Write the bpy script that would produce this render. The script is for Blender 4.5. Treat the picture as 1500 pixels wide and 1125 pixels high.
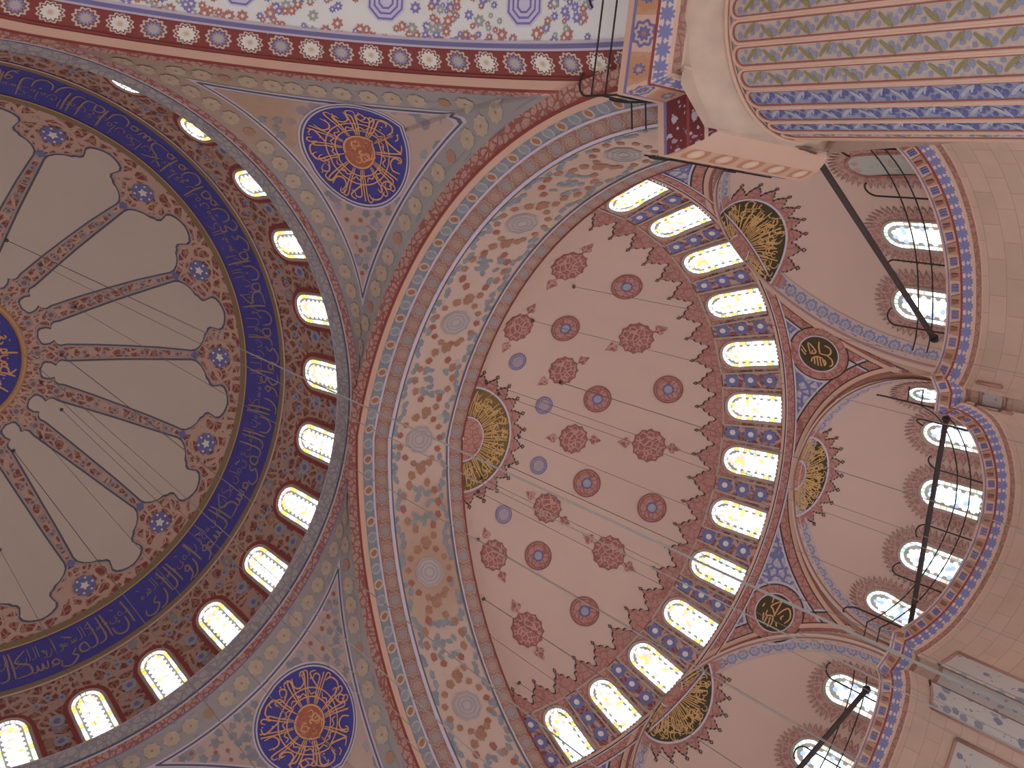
import bpy, math, random
import numpy as np
from mathutils import Matrix, Vector

# ------------------------------------------------------------------ camera, world, light, exposure
scene = bpy.context.scene
for o in list(bpy.data.objects):
    bpy.data.objects.remove(o)
COL = scene.collection
FPX = 1444.56
CAMP = (-5.2993, -7.8186, 1.6)
W = np.array([-0.19328, 0.63609, -0.05674])


def rodr(w):
    t = np.linalg.norm(w)
    k = w / t
    K = np.array([[0, -k[2], k[1]], [k[2], 0, -k[0]], [-k[1], k[0], 0]])
    return np.eye(3) + math.sin(t) * K + (1 - math.cos(t)) * K @ K


RM = rodr(W)
cam = bpy.data.cameras.new('camera')
cam.sensor_width = 36
cam.lens = FPX / 1500 * 36
cam.shift_x = 14 / 1500
cam.shift_y = -10.5 / 1500
cam.clip_end = 300
camo = bpy.data.objects.new('camera', cam)
COL.objects.link(camo)
m = Matrix.Identity(4)
for i in range(3):
    m[i][0] = RM[i, 0]
    m[i][1] = -RM[i, 1]
    m[i][2] = -RM[i, 2]
    m[i][3] = CAMP[i]
camo.matrix_world = m
scene.camera = camo

world = bpy.data.worlds.new('daylight')
scene.world = world
world.use_nodes = True
bg = world.node_tree.nodes['Background']
bg.inputs[0].default_value = (0.72, 0.90, 1.0, 1)
bg.inputs[1].default_value = 3.1
scene.cycles.max_bounces = 6
scene.cycles.diffuse_bounces = 4
scene.view_settings.view_transform = 'Standard'
scene.view_settings.look = 'None'
scene.view_settings.exposure = 0.0
scene.view_settings.gamma = 1
scene.view_settings.use_curve_mapping = False

GLASS = 4.2          # brightness of the daylit glass
rng = random.Random(7)
PI = math.pi

# ------------------------------------------------------------------ helpers: colour and materials
def lin(c):
    c = c / 255.0
    return c / 12.92 if c <= 0.04045 else ((c + 0.055) / 1.055) ** 2.4


KALB = 1.75
SAT = 0.74


def C(r, g, b, k=1.0):
    q = [lin(v) * KALB * k for v in (r, g, b)]
    l = 0.35 * q[0] + 0.5 * q[1] + 0.15 * q[2]
    return tuple(max(0.01, min(0.9, l + (v - l) * SAT)) for v in q) + (1,)


def nd(nt, t, **kw):
    n = nt.nodes.new(t)
    for k, v in kw.items():
        setattr(n, k, v)
    return n


def newmat(name, rough=0.85):
    mt = bpy.data.materials.new(name)
    mt.use_nodes = True
    b = mt.node_tree.nodes['Principled BSDF']
    b.inputs['Roughness'].default_value = rough
    b.inputs['Specular IOR Level'].default_value = 0.2
    return mt, mt.node_tree, b


def val(nt, sock, v):
    if isinstance(v, bpy.types.NodeSocket):
        nt.links.new(v, sock)
    else:
        sock.default_value = v


def mth(nt, op, a, b=0.0):
    n = nd(nt, 'ShaderNodeMath', operation=op)
    val(nt, n.inputs[0], a)
    val(nt, n.inputs[1], b)
    return n.outputs[0]


def mix(nt, f, a, b, blend='MIX'):
    n = nd(nt, 'ShaderNodeMix', data_type='RGBA', blend_type=blend)
    val(nt, n.inputs[0], f)
    val(nt, n.inputs[6], a)
    val(nt, n.inputs[7], b)
    return n.outputs[2]


def ramp(nt, f, stops, const=True):
    n = nd(nt, 'ShaderNodeValToRGB')
    cr = n.color_ramp
    cr.interpolation = 'CONSTANT' if const else 'LINEAR'
    while len(cr.elements) < len(stops):
        cr.elements.new(0.5)
    for e, (p, c) in zip(cr.elements, stops):
        e.position = p
        e.color = c
    val(nt, n.inputs[0], f)
    return n.outputs[0]


def uvn(nt):
    return nd(nt, 'ShaderNodeUVMap').outputs[0]


def noise(nt, vec, sc, det=3, out=0):
    n = nd(nt, 'ShaderNodeTexNoise')
    n.inputs['Scale'].default_value = sc
    n.inputs['Detail'].default_value = det
    if vec is not None:
        nt.links.new(vec, n.inputs['Vector'])
    return n.outputs[out]


def voro(nt, vec, sc, feature='F1', rand=1.0):
    n = nd(nt, 'ShaderNodeTexVoronoi', feature=feature)
    n.inputs['Scale'].default_value = sc
    n.inputs['Randomness'].default_value = rand
    nt.links.new(vec, n.inputs['Vector'])
    return n


def vmath(nt, op, a, b):
    n = nd(nt, 'ShaderNodeVectorMath', operation=op)
    val(nt, n.inputs[0], a)
    if op == 'SCALE':
        n.inputs['Scale'].default_value = b
    else:
        val(nt, n.inputs[1], b)
    return n.outputs[0]


def objco(nt):
    return nd(nt, 'ShaderNodeNewGeometry').outputs['Position']


def finish(nt, b, col, wear=0.10, wsc=0.9):
    """paint unevenness: broad mottling over the paint"""
    n = noise(nt, objco(nt), wsc, 5)
    v = mth(nt, 'ADD', mth(nt, 'MULTIPLY', n, 2 * wear), 1 - wear)
    cc = nd(nt, 'ShaderNodeCombineColor')
    for i in range(3):
        nt.links.new(v, cc.inputs[i])
    nt.links.new(mix(nt, 1.0, col, cc.outputs[0], 'MULTIPLY'), b.inputs['Base Color'])


def plain(name, c, rough=0.85, wear=0.06, wsc=0.9, metal=0.0):
    mt, nt, b = newmat(name, rough)
    b.inputs['Metallic'].default_value = metal
    rgb = nd(nt, 'ShaderNodeRGB')
    rgb.outputs[0].default_value = c
    finish(nt, b, rgb.outputs[0], wear, wsc)
    return mt


def distort(nt, vec, sc, amt):
    n = noise(nt, vec, sc, 2, 1)
    return vmath(nt, 'ADD', vec, vmath(nt, 'SCALE', vmath(nt, 'SUBTRACT', n, (0.5, 0.5, 0.5)), amt))


def stain(nt, col, pts, c):
    """worn, damp-stained plaster around given spots of the building"""
    pos = objco(nt)
    for (p, r, k) in pts:
        d = nd(nt, 'ShaderNodeVectorMath', operation='DISTANCE')
        nt.links.new(pos, d.inputs[0])
        d.inputs[1].default_value = p
        f = mth(nt, 'SUBTRACT', 1.0, mth(nt, 'DIVIDE', d.outputs['Value'], r))
        f = mth(nt, 'ADD', f, mth(nt, 'SUBTRACT', noise(nt, pos, 0.9, 6), 0.5))
        n = nd(nt, 'ShaderNodeClamp')
        nt.links.new(mth(nt, 'MULTIPLY', f, 2.2), n.inputs[0])
        col = mix(nt, mth(nt, 'MULTIPLY', n.outputs[0], k), col, c)
    return col


def scroll(name, ground, line, accents, sc, th=0.08, dsc=None, dot=0.3, dist=0.5, wear=0.1, stains=None, lk=None):
    mt, nt, b = newmat(name)
    uv = uvn(nt)
    v1 = distort(nt, uv, sc * 0.8, dist / sc)
    e = voro(nt, v1, sc, 'DISTANCE_TO_EDGE').outputs['Distance']
    col = mix(nt, mth(nt, 'LESS_THAN', e, th), ground, line)
    e2 = voro(nt, vmath(nt, 'ADD', v1, (3.3, 1.7, 0)), sc * 1.9, 'DISTANCE_TO_EDGE').outputs['Distance']
    col = mix(nt, mth(nt, 'MULTIPLY', mth(nt, 'LESS_THAN', e2, th * 0.7), 0.5), col, lk or line)
    if dsc:
        v2 = distort(nt, uv, dsc * 4, 0.18 / dsc)
        vo = voro(nt, v2, dsc, 'F1', 0.75)
        sep = nd(nt, 'ShaderNodeSeparateColor')
        nt.links.new(vo.outputs['Color'], sep.inputs[0])
        st = [(i / len(accents), a) for i, a in enumerate(accents)]
        ac = ramp(nt, sep.outputs[0], st)
        col = mix(nt, mth(nt, 'LESS_THAN', vo.outputs['Distance'], dot), col, ac)
        col = mix(nt, mth(nt, 'LESS_THAN', vo.outputs['Distance'], dot * 0.38), col, line)
    if stains:
        col = stain(nt, col, *stains)
    finish(nt, b, col, wear)
    return mt


def blobs(name, ground, accents, sc, r=0.36, rand=0.8, small=None, wear=0.08, stains=None, core=None):
    mt, nt, b = newmat(name)
    uv = uvn(nt)
    v2 = distort(nt, uv, sc * 3.5, 0.30 / sc)
    col = ground
    if small:
        vo = voro(nt, vmath(nt, 'ADD', v2, (5.1, 2.3, 0)), sc * 2.1, 'F1', 0.9)
        sep = nd(nt, 'ShaderNodeSeparateColor')
        nt.links.new(vo.outputs['Color'], sep.inputs[0])
        ac = ramp(nt, sep.outputs[1], [(i / len(small), a) for i, a in enumerate(small)])
        col = mix(nt, mth(nt, 'LESS_THAN', vo.outputs['Distance'], 0.24), ground, ac)
    vo = voro(nt, v2, sc, 'F1', rand)
    sep = nd(nt, 'ShaderNodeSeparateColor')
    nt.links.new(vo.outputs['Color'], sep.inputs[0])
    ac = ramp(nt, sep.outputs[0], [(i / len(accents), a) for i, a in enumerate(accents)])
    col = mix(nt, mth(nt, 'LESS_THAN', vo.outputs['Distance'], r), col, ac)
    if core:
        col = mix(nt, mth(nt, 'LESS_THAN', vo.outputs['Distance'], r * 0.4), col, core)
    if stains:
        col = stain(nt, col, *stains)
    finish(nt, b, col, wear)
    return mt


def row(name, period, stops, edges, alt=None, squash=1.0, wear=0.1, jag=0.03, lobes=8, stains=None):
    """a band: motifs repeated along u (metres), v centred on 0; edges = stops over |v|"""
    mt, nt, b = newmat(name)
    uv = uvn(nt)
    s = nd(nt, 'ShaderNodeSeparateXYZ')
    nt.links.new(uv, s.inputs[0])
    uu = mth(nt, 'DIVIDE', s.outputs[0], period)
    fr = mth(nt, 'MULTIPLY', mth(nt, 'SUBTRACT', mth(nt, 'FRACT', uu), 0.5), period)
    vv = mth(nt, 'MULTIPLY', s.outputs[1], squash)
    rad = mth(nt, 'SQRT', mth(nt, 'ADD', mth(nt, 'MULTIPLY', fr, fr), mth(nt, 'MULTIPLY', vv, vv)))
    if jag:
        ang = mth(nt, 'ARCTAN2', vv, fr)
        rad = mth(nt, 'ADD', rad, mth(nt, 'MULTIPLY', mth(nt, 'SINE', mth(nt, 'MULTIPLY', ang, lobes)), jag))
    col = ramp(nt, rad, stops)
    if alt:
        c2 = ramp(nt, rad, alt)
        odd = mth(nt, 'GREATER_THAN', mth(nt, 'FRACT', mth(nt, 'MULTIPLY', mth(nt, 'FLOOR', uu), 0.5)), 0.25)
        col = mix(nt, odd, col, c2)
    if edges:
        av = mth(nt, 'ABSOLUTE', s.outputs[1])
        for (p, c) in edges:
            col = mix(nt, mth(nt, 'GREATER_THAN', av, p), col, c)
    if stains:
        col = stain(nt, col, *stains)
    finish(nt, b, col, wear)
    return mt


def emit(name, c, k):
    mt = bpy.data.materials.new(name)
    mt.use_nodes = True
    nt = mt.node_tree
    nt.nodes.clear()
    e = nd(nt, 'ShaderNodeEmission')
    n = noise(nt, objco(nt), 2.5, 2)
    v = mth(nt, 'MULTIPLY', mth(nt, 'ADD', mth(nt, 'MULTIPLY', n, 0.8), 0.6), k)
    e.inputs[0].default_value = c
    nt.links.new(v, e.inputs[1])
    o = nd(nt, 'ShaderNodeOutputMaterial')
    nt.links.new(e.outputs[0], o.inputs[0])
    return mt


# colours taken from the painted decoration
cream = C(168, 140, 124)
creamD = C(166, 146, 132)
pink = C(160, 112, 100)
redD = C(122, 52, 42)
redB = C(134, 66, 52)
redP = C(150, 84, 76)
dkred = C(92, 34, 32)
blueD = C(58, 54, 118)
blueM = C(92, 92, 138)
blueG = C(112, 116, 134)
greyB = C(122, 122, 130)
gold = C(168, 118, 62)
goldY = C(160, 118, 40)
olive = C(92, 78, 34)
black = C(38, 34, 34)
lilac = C(164, 150, 168)
brown = C(136, 94, 70)
orange = C(160, 96, 62)
white = C(196, 190, 200)
green = C(132, 140, 116)
peach = C(178, 134, 112)

M = {}
M['plaster'] = plain('plaster_pink_cream', C(172, 138, 124), wear=0.07, wsc=0.35)
M['dome_panel'] = plain('plaster_dome_cream', C(166, 146, 132), wear=0.06, wsc=0.4)
M['line_dark'] = plain('paint_slate_line', C(80, 78, 92))
M['line_black'] = plain('paint_black_line', C(60, 50, 46))
M['line_blue'] = plain('paint_blue_line', C(98, 92, 142))
M['line_lilac'] = plain('paint_lilac_line', lilac)
M['line_red'] = plain('paint_red_line', C(128, 44, 38))
M['cream'] = plain('paint_cream_moulding', peach)
M['gold'] = plain('gilt_paint', gold, 0.5)
M['gold_y'] = plain('gilt_lettering', C(176, 128, 52), 0.45)
M['gold_o'] = plain('gilt_orange_lettering', C(184, 124, 62), 0.5)
M['olive'] = plain('dark_olive_ground', C(64, 54, 30), wear=0.3, wsc=3)
M['gilt_ground'] = plain('brown_gilt_ground', C(104, 78, 34), wear=0.45, wsc=4)
M['olive_gold'] = plain('olive_gilt_border', C(112, 94, 62))
M['blue_field'] = plain('deep_blue_field', C(58, 54, 132), wear=0.16)
M['blue_soft'] = plain('blue_flower_paint', C(92, 90, 140), wear=0.2, wsc=6)
M['grey_flower'] = plain('grey_blue_flower_paint', C(128, 126, 136), wear=0.25, wsc=6)
M['slate_leaf'] = plain('slate_leaf_paint', C(112, 114, 122), wear=0.25, wsc=5)
M['orange_flower'] = plain('orange_brown_flower_paint', C(142, 92, 66), wear=0.25, wsc=5)
M['red_flower'] = plain('rust_red_flower_paint', C(140, 74, 62), wear=0.25, wsc=5)
M['white_flower'] = plain('white_flower_paint', C(184, 172, 164), wear=0.15, wsc=5)
M['green_leaf'] = plain('sage_leaf_paint', C(152, 148, 128), wear=0.2, wsc=5)
M['yellow_disc'] = plain('ochre_disc_paint', C(156, 134, 112), wear=0.2, wsc=5)
M['rose_core'] = plain('rose_medallion_core', C(150, 74, 46), wear=0.3, wsc=4)
M['iron'] = plain('blackened_iron', C(44, 40, 40), 0.6, metal=0.0)
M['wire'] = plain('steel_cable', C(116, 102, 96), 0.6)
M['timber'] = plain('dark_tie_timber', C(62, 50, 50), 0.8)
M['dome_red'] = scroll('dome_red_arabesque', C(122, 54, 42), C(164, 126, 108), [C(128, 122, 130)], 2.0, 0.115, None)
M['win_red'] = scroll('drum_red_arabesque', C(110, 54, 42), C(150, 114, 98), [C(112, 110, 118), C(120, 112, 112), C(140, 96, 76)], 2.6, 0.125, 1.1, 0.26)
M['rib_red'] = scroll('rib_red_arabesque', C(124, 58, 44), C(164, 126, 108), [greyB], 2.8, 0.115)
M['semi_red'] = scroll('semidome_red_arabesque', C(124, 58, 52), C(162, 122, 112), [blueM], 2.4, 0.10)
M['crest'] = scroll('cresting_pink_arabesque', C(152, 100, 90), C(140, 80, 72), [redP], 4.0, 0.07)
M['rose'] = scroll('rosette_red_arabesque', C(132, 66, 60), C(162, 110, 98), [redP], 4.6, 0.09)
M['pinkband'] = scroll('pink_leaf_band', C(158, 104, 92), C(140, 72, 62), [redP], 4.2, 0.06)
M['blue_arab'] = scroll('blue_arabesque_on_white', C(158, 148, 156), C(98, 96, 142), [blueM], 3.2, 0.12)
M['pend_field'] = blobs('pendentive_flower_field', C(158, 130, 118), [C(112, 112, 124), C(120, 118, 128), C(124, 112, 124), C(150, 92, 80)], 1.7, 0.36, 0.6,
                        [C(158, 130, 118), C(132, 124, 128), C(158, 130, 118), C(150, 100, 90)],
                        stains=([((4.6, -10.3, 30.2), 3.8, 0.75), ((6.0, -9.6, 30.5), 2.2, 0.6)], C(150, 116, 90)))
M['pend_border'] = blobs('pendentive_grey_border', C(132, 124, 124), [C(118, 116, 126), C(140, 128, 122), C(124, 118, 126)], 2.4, 0.34, 0.8,
                         stains=([((4.6, -10.3, 30.2), 3.8, 0.7)], C(150, 116, 90)))
M['soffit'] = blobs('soffit_pink_ground', C(168, 136, 122), [C(168, 136, 122), C(150, 130, 124), C(168, 136, 122)], 1.8, 0.25,
                    stains=([((12.8, 3.4, 28.4), 2.3, 0.6), ((12.2, 4.8, 27.6), 1.8, 0.55), ((12, -9.2, 23), 2.5, 0.25)], C(146, 108, 82)))
M['soffit_w'] = blobs('soffit_white_ground', C(214, 214, 240), [C(214, 214, 240), C(200, 198, 232)], 2.0, 0.25)
M['brown_row'] = row('brown_circle_band', 0.56, [(0, C(146, 112, 98)), (0.16, C(132, 92, 82)), (0.2, C(148, 112, 96)), (0.25, C(134, 90, 76))], [(0.23, C(116, 62, 58))],
                     alt=[(0, C(130, 116, 116)), (0.16, C(132, 92, 82)), (0.2, C(148, 116, 104)), (0.25, C(134, 90, 76))])
M['chain_row'] = row('blue_chain_band', 0.5, [(0, C(118, 120, 130)), (0.12, C(142, 136, 134)), (0.17, C(112, 114, 126)), (0.3, C(140, 132, 128))], [(0.16, C(150, 140, 140))],
                     alt=[(0, C(140, 88, 60)), (0.10, C(166, 138, 120)), (0.16, C(112, 114, 126)), (0.3, C(140, 132, 128))], jag=0.02, lobes=2)
M['leaf_row'] = scroll('pale_red_leaf_moulding', C(160, 120, 106), C(136, 72, 64), [redP], 4.5, 0.09)
M['grey_leaf'] = scroll('grey_leaf_moulding', C(140, 130, 128), C(118, 112, 120), [greyB], 4.0, 0.10)
M['corn_panel'] = row('cornice_brown_panels', 0.62, [(0, C(110, 96, 90)), (0.07, C(150, 104, 76)), (0.17, C(134, 70, 52)), (0.22, C(168, 128, 112)), (0.3, C(120, 112, 140)), (0.36, C(168, 128, 112))],
                      [(0.2, C(172, 134, 120))], jag=0.03, lobes=4)
M['corn_pier'] = row('pier_cornice_panels', 0.75, [(0, C(170, 120, 60)), (0.06, C(84, 80, 128)), (0.13, C(158, 104, 68)), (0.30, C(162, 112, 78))],
                     [(0.25, C(172, 128, 108))], alt=[(0, C(150, 90, 80)), (0.05, C(84, 82, 132)), (0.14, C(164, 132, 120)), (0.2, C(88, 84, 130)), (0.27, C(172, 134, 116))], jag=0.025)
M['corn_leaf'] = row('cornice_blue_leaves', 0.36, [(0, C(100, 98, 146)), (0.12, C(104, 102, 150)), (0.155, C(176, 148, 140))], None, jag=0.035, lobes=9)
M['corn_strip'] = scroll('cornice_brown_strip', C(146, 100, 84), C(126, 82, 72), [redP], 5, 0.08)
M['red_row'] = row('red_flower_band', 0.80, [(0, C(180, 150, 110)), (0.07, C(190, 184, 178)), (0.22, C(124, 46, 44)), (0.265, C(168, 160, 144)), (0.315, C(124, 46, 44))],
                   [(0.31, C(120, 44, 44)), (0.36, C(160, 130, 120))],
                   alt=[(0, C(168, 140, 110)), (0.06, C(150, 144, 150)), (0.13, C(112, 108, 146)), (0.2, C(130, 52, 48)), (0.25, C(164, 158, 142)), (0.31, C(124, 46, 44))], jag=0.03, lobes=12)
M['stone'] = plain('pink_stone', C(168, 138, 120), wear=0.24, wsc=1.8)
M['flute_gold'] = blobs('flute_pale_ground', C(162, 134, 120), [C(136, 126, 136), C(150, 132, 126), C(128, 122, 138)], 6.0, 0.36, 0.9)
M['flute_blue'] = blobs('flute_blue_ground', C(122, 116, 136), [C(88, 88, 134), C(110, 108, 138)], 6.0, 0.38, 0.9)
M['maroon'] = blobs('maroon_flower_panel', C(96, 30, 34), [C(150, 136, 146), C(96, 30, 34), C(96, 92, 128), C(130, 110, 120)], 5.2, 0.36, 0.8, [C(150, 130, 130), C(96, 30, 34), C(96, 30, 34)])
M['tile'] = blobs('blue_flower_tile', C(160, 146, 142), [C(104, 104, 124), C(112, 112, 132), C(126, 120, 128)], 2.6, 0.36, 0.7, [C(120, 116, 126), C(160, 146, 142)])


def wallmat():
    mt, nt, b = newmat('pink_ashlar')
    uv = uvn(nt)
    br = nd(nt, 'ShaderNodeTexBrick')
    nt.links.new(uv, br.inputs['Vector'])
    br.inputs['Color1'].default_value = C(172, 138, 118)
    br.inputs['Color2'].default_value = C(164, 132, 112)
    br.inputs['Mortar'].default_value = C(156, 116, 98)
    br.inputs['Scale'].default_value = 1.0
    br.inputs['Brick Width'].default_value = 1.1
    br.inputs['Row Height'].default_value = 0.5
    br.inputs['Mortar Size'].default_value = 0.012
    finish(nt, b, br.outputs[0], 0.12, 1.2)
    return mt


M['wall'] = wallmat()
M['carpet'] = blobs('carpet_wool', C(168, 148, 138), [C(156, 126, 120), C(160, 132, 124)], 1.2)
M['reflector'] = plain('bounce_ground', C(176, 168, 160))
G_W = emit('glass_daylight_white', (0.84, 0.92, 1.0, 1), GLASS * 1.0)
G_P = emit('glass_pale_green', (0.55, 0.85, 0.68, 1), GLASS * 0.42)
G_Y = emit('glass_yellow', (1.0, 0.72, 0.16, 1), GLASS * 0.42)
G_R = emit('glass_rose', (0.95, 0.62, 0.52, 1), GLASS * 0.36)
G_B = emit('glass_blue', (0.40, 0.50, 0.80, 1), GLASS * 0.38)
G_S = emit('glass_soft_white', (0.9, 0.93, 0.95, 1), GLASS * 0.55)
M['bar_glow'] = emit('glazing_bar_glow', (0.62, 0.58, 0.52, 1), 0.55)  # bars glow by themselves: window glare put into their material
M['reveal'] = plain('window_reveal_plaster', C(140, 112, 100))

# ------------------------------------------------------------------ helpers: objects
def tag(o, label, cat, kind=None, group=None):
    o['label'] = label
    o['category'] = cat
    if kind:
        o['kind'] = kind
    if group:
        o['group'] = group
    return o


def empty(name, loc=(0, 0, 0), rz=0.0):
    o = bpy.data.objects.new(name, None)
    COL.objects.link(o)
    o.location = loc
    o.rotation_euler = (0, 0, rz)
    o.empty_display_size = 0.2
    return o


class Mesh:
    def __init__(self):
        self.v = []
        self.f = []
        self.uv = []
        self.mi = []

    def add(self, pts, faces, uvs=None, mi=0):
        b = len(self.v)
        self.v.extend([tuple(float(c) for c in p) for p in pts])
        self.uv.extend(uvs if uvs is not None else [(0.0, 0.0)] * len(pts))
        for f in faces:
            self.f.append(tuple(b + i for i in f))
            self.mi.append(mi)

    def grid(self, fn, us, vs, uvf=None, mi=0, closed=False):
        nu, nv = len(us), len(vs)
        pts = [fn(u, v) for u in us for v in vs]
        uvs = [(uvf(u, v) if uvf else (u, v)) for u in us for v in vs]
        fs = []
        for i in range(nu - 1):
            for j in range(nv - 1):
                a = i * nv + j
                fs.append((a, a + 1, a + nv + 1, a + nv))
        self.add(pts, fs, uvs, mi)

    def poly(self, mp, pts2, mi=0):
        """fan polygon given in local 2-D, mapped on the surface by mp(x, y)"""
        cx = sum(p[0] for p in pts2) / len(pts2)
        cy = sum(p[1] for p in pts2) / len(pts2)
        P = [mp(cx, cy)] + [mp(*p) for p in pts2]
        n = len(pts2)
        self.add(P, [(0, 1 + i, 1 + (i + 1) % n) for i in range(n)], [(cx, cy)] + list(pts2), mi)

    def disc(self, mp, r, n=48, k=8, mi=0):
        self.grid(lambda a, q: mp(q * math.cos(a), q * math.sin(a)), lins(0, 2 * PI, n + 1), lins(0.001, r, k), lambda a, q: (q * math.cos(a), q * math.sin(a)), mi)

    def ring(self, mp, a, b, mi=0):
        n = len(a)
        P = [mp(*p) for p in a] + [mp(*p) for p in b]
        self.add(P, [(i, (i + 1) % n, n + (i + 1) % n, n + i) for i in range(n)], list(a) + list(b), mi)

    def stroke(self, mp, line, w, mi=0, taper=True):
        L = [np.array(p, float) for p in line]
        n = len(L)
        lft, rgt = [], []
        for i in range(n):
            d = L[min(i + 1, n - 1)] - L[max(i - 1, 0)]
            l = np.linalg.norm(d) or 1.0
            d = d / l
            nn = np.array([-d[1], d[0]])
            k = w * 0.5 * ((0.55 + 0.45 * math.sin(PI * (i + 0.5) / n)) if taper else 1)
            lft.append(L[i] + nn * k)
            rgt.append(L[i] - nn * k)
        P = [mp(*p) for p in lft] + [mp(*p) for p in rgt]
        self.add(P, [(i, i + 1, n + i + 1, n + i) for i in range(n - 1)], [tuple(p) for p in lft + rgt], mi)

    def tube(self, pts, r, seg=6, mi=0):
        P = [np.array(p, float) for p in pts]
        n = len(P)
        ring = []
        prev = None
        for i in range(n):
            d = P[min(i + 1, n - 1)] - P[max(i - 1, 0)]
            d = d / (np.linalg.norm(d) or 1)
            a = np.cross(d, (0, 0, 1.0)) if abs(d[2]) < 0.95 else np.cross(d, (1.0, 0, 0))
            if prev is not None:
                a = prev - d * (prev @ d)
            a = a / (np.linalg.norm(a) or 1)
            prev = a
            b = np.cross(d, a)
            for k in range(seg):
                t = 2 * PI * k / seg
                ring.append(P[i] + r * (math.cos(t) * a + math.sin(t) * b))
        fs = []
        for i in range(n - 1):
            for k in range(seg):
                fs.append((i * seg + k, i * seg + (k + 1) % seg, (i + 1) * seg + (k + 1) % seg, (i + 1) * seg + k))
        fs.append(tuple(range(seg))[::-1])
        fs.append(tuple((n - 1) * seg + k for k in range(seg)))
        self.add(ring, fs, None, mi)

    def data(self, name, mats):
        me = bpy.data.meshes.new(name)
        me.from_pydata(self.v, [], self.f)
        ul = me.uv_layers.new(name='UVMap')
        vi = np.empty(len(me.loops), dtype=np.int32)
        me.loops.foreach_get('vertex_index', vi)
        ul.data.foreach_set('uv', np.array(self.uv, dtype=np.float32)[vi].ravel())
        if not isinstance(mats, (list, tuple)):
            mats = [mats]
        for q in mats:
            me.materials.append(q)
        if len(mats) > 1:
            me.polygons.foreach_set('material_index', np.array(self.mi, dtype=np.int32))
        me.update()
        return me

    def build(self, name, mats, parent=None, smooth=True, stuff=False):
        me = self.data(name, mats)
        if smooth:
            me.polygons.foreach_set('use_smooth', [True] * len(me.polygons))
        o = bpy.data.objects.new(name, me)
        COL.objects.link(o)
        if parent is not None:
            o.parent = parent
        if stuff:
            o['kind'] = 'stuff'
        return o


def copy_tree(o, parent=None):
    c = o.copy()
    COL.objects.link(c)
    c.parent = parent
    for ch in [x for x in bpy.data.objects if x.parent == o]:
        copy_tree(ch, c)
    return c


def lins(a, b, n):
    return [a + (b - a) * i / (n - 1) for i in range(n)]


def circ(r, n=20, ph=0.0, cx=0.0, cy=0.0):
    return [(cx + r * math.cos(2 * PI * i / n + ph), cy + r * math.sin(2 * PI * i / n + ph)) for i in range(n)]


def lobed(r, lobes, depth, n=None, ph=0.0):
    n = n or lobes * 4
    return [((r - depth * abs(math.sin(lobes * t / 2))) * math.cos(t + ph), (r - depth * abs(math.sin(lobes * t / 2))) * math.sin(t + ph)) for t in (2 * PI * i / n for i in range(n))]


def smooth_line(pts, sub=4):
    P = [np.array(p, float) for p in pts]
    if len(P) < 3:
        return [tuple(p) for p in P]
    out = []
    for i in range(len(P) - 1):
        p0, p1, p2, p3 = P[max(i - 1, 0)], P[i], P[i + 1], P[min(i + 2, len(P) - 1)]
        for k in range(sub):
            t = k / sub
            out.append(tuple(0.5 * (2 * p1 + (p2 - p0) * t + (2 * p0 - 5 * p1 + 4 * p2 - p3) * t * t + (3 * p1 - p0 - 3 * p2 + p3) * t ** 3)))
    out.append(tuple(P[-1]))
    return out


# Arabic-script letter strokes, unit height, written right to left (x runs negative)
GL = {
    'alif': ([[(0, 0.02), (0.01, 0.5), (-0.03, 1.0)]], 0.16),
    'lam': ([[(0, 1.0), (0.02, 0.3), (-0.06, 0.05), (-0.26, 0.02)]], 0.28),
    'lamend': ([[(0, 1.0), (0.01, 0.15), (-0.14, -0.12), (-0.4, -0.06), (-0.46, 0.2)]], 0.5),
    'ha': ([[(0, 0.05), (-0.05, 0.34), (-0.24, 0.30), (-0.26, 0.08), (-0.1, 0.02), (0.02, 0.06)]], 0.34),
    'nun': ([[(0, 0.42), (-0.02, 0.08), (-0.22, -0.12), (-0.46, 0.0), (-0.5, 0.3)], [(-0.26, 0.34), (-0.2, 0.4)]], 0.6),
    'ra': ([[(0, 0.34), (-0.04, 0.06), (-0.22, -0.2), (-0.44, -0.22)]], 0.34),
    'waw': ([[(-0.1, 0.2), (0.02, 0.34), (0.1, 0.22), (0.0, 0.12), (-0.1, 0.2)], [(0.1, 0.22), (0.02, -0.08), (-0.2, -0.22)]], 0.34),
    'sin': ([[(0, 0.3), (-0.04, 0.05), (-0.14, 0.06), (-0.16, 0.26), (-0.2, 0.05), (-0.3, 0.06), (-0.32, 0.26), (-0.36, 0.04), (-0.5, 0.02)]], 0.52),
    'kaf': ([[(0, 0.95), (-0.36, 0.62), (0, 0.4), (0.02, 0.06), (-0.4, 0.02)]], 0.44),
    'mim': ([[(0.02, 0.06), (-0.06, 0.24), (-0.2, 0.16), (-0.12, 0.02), (0.0, 0.06), (-0.26, 0.0)]], 0.3),
    'ya': ([[(0, 0.3), (-0.16, 0.14), (-0.04, 0.0), (-0.3, -0.22), (-0.56, -0.12), (-0.5, 0.1)]], 0.58),
    'ain': ([[(0.0, 0.5), (-0.18, 0.56), (-0.2, 0.36), (-0.02, 0.3), (-0.24, 0.05), (-0.1, -0.2), (0.12, -0.14)]], 0.4),
    'dot': ([[(0, 0.66), (-0.06, 0.72)]], 0.0),
    'fatha': ([[(0, 0.74), (-0.2, 0.86)]], 0.0),
    'kasra': ([[(0, -0.16), (-0.18, -0.06)]], 0.0),
}
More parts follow.
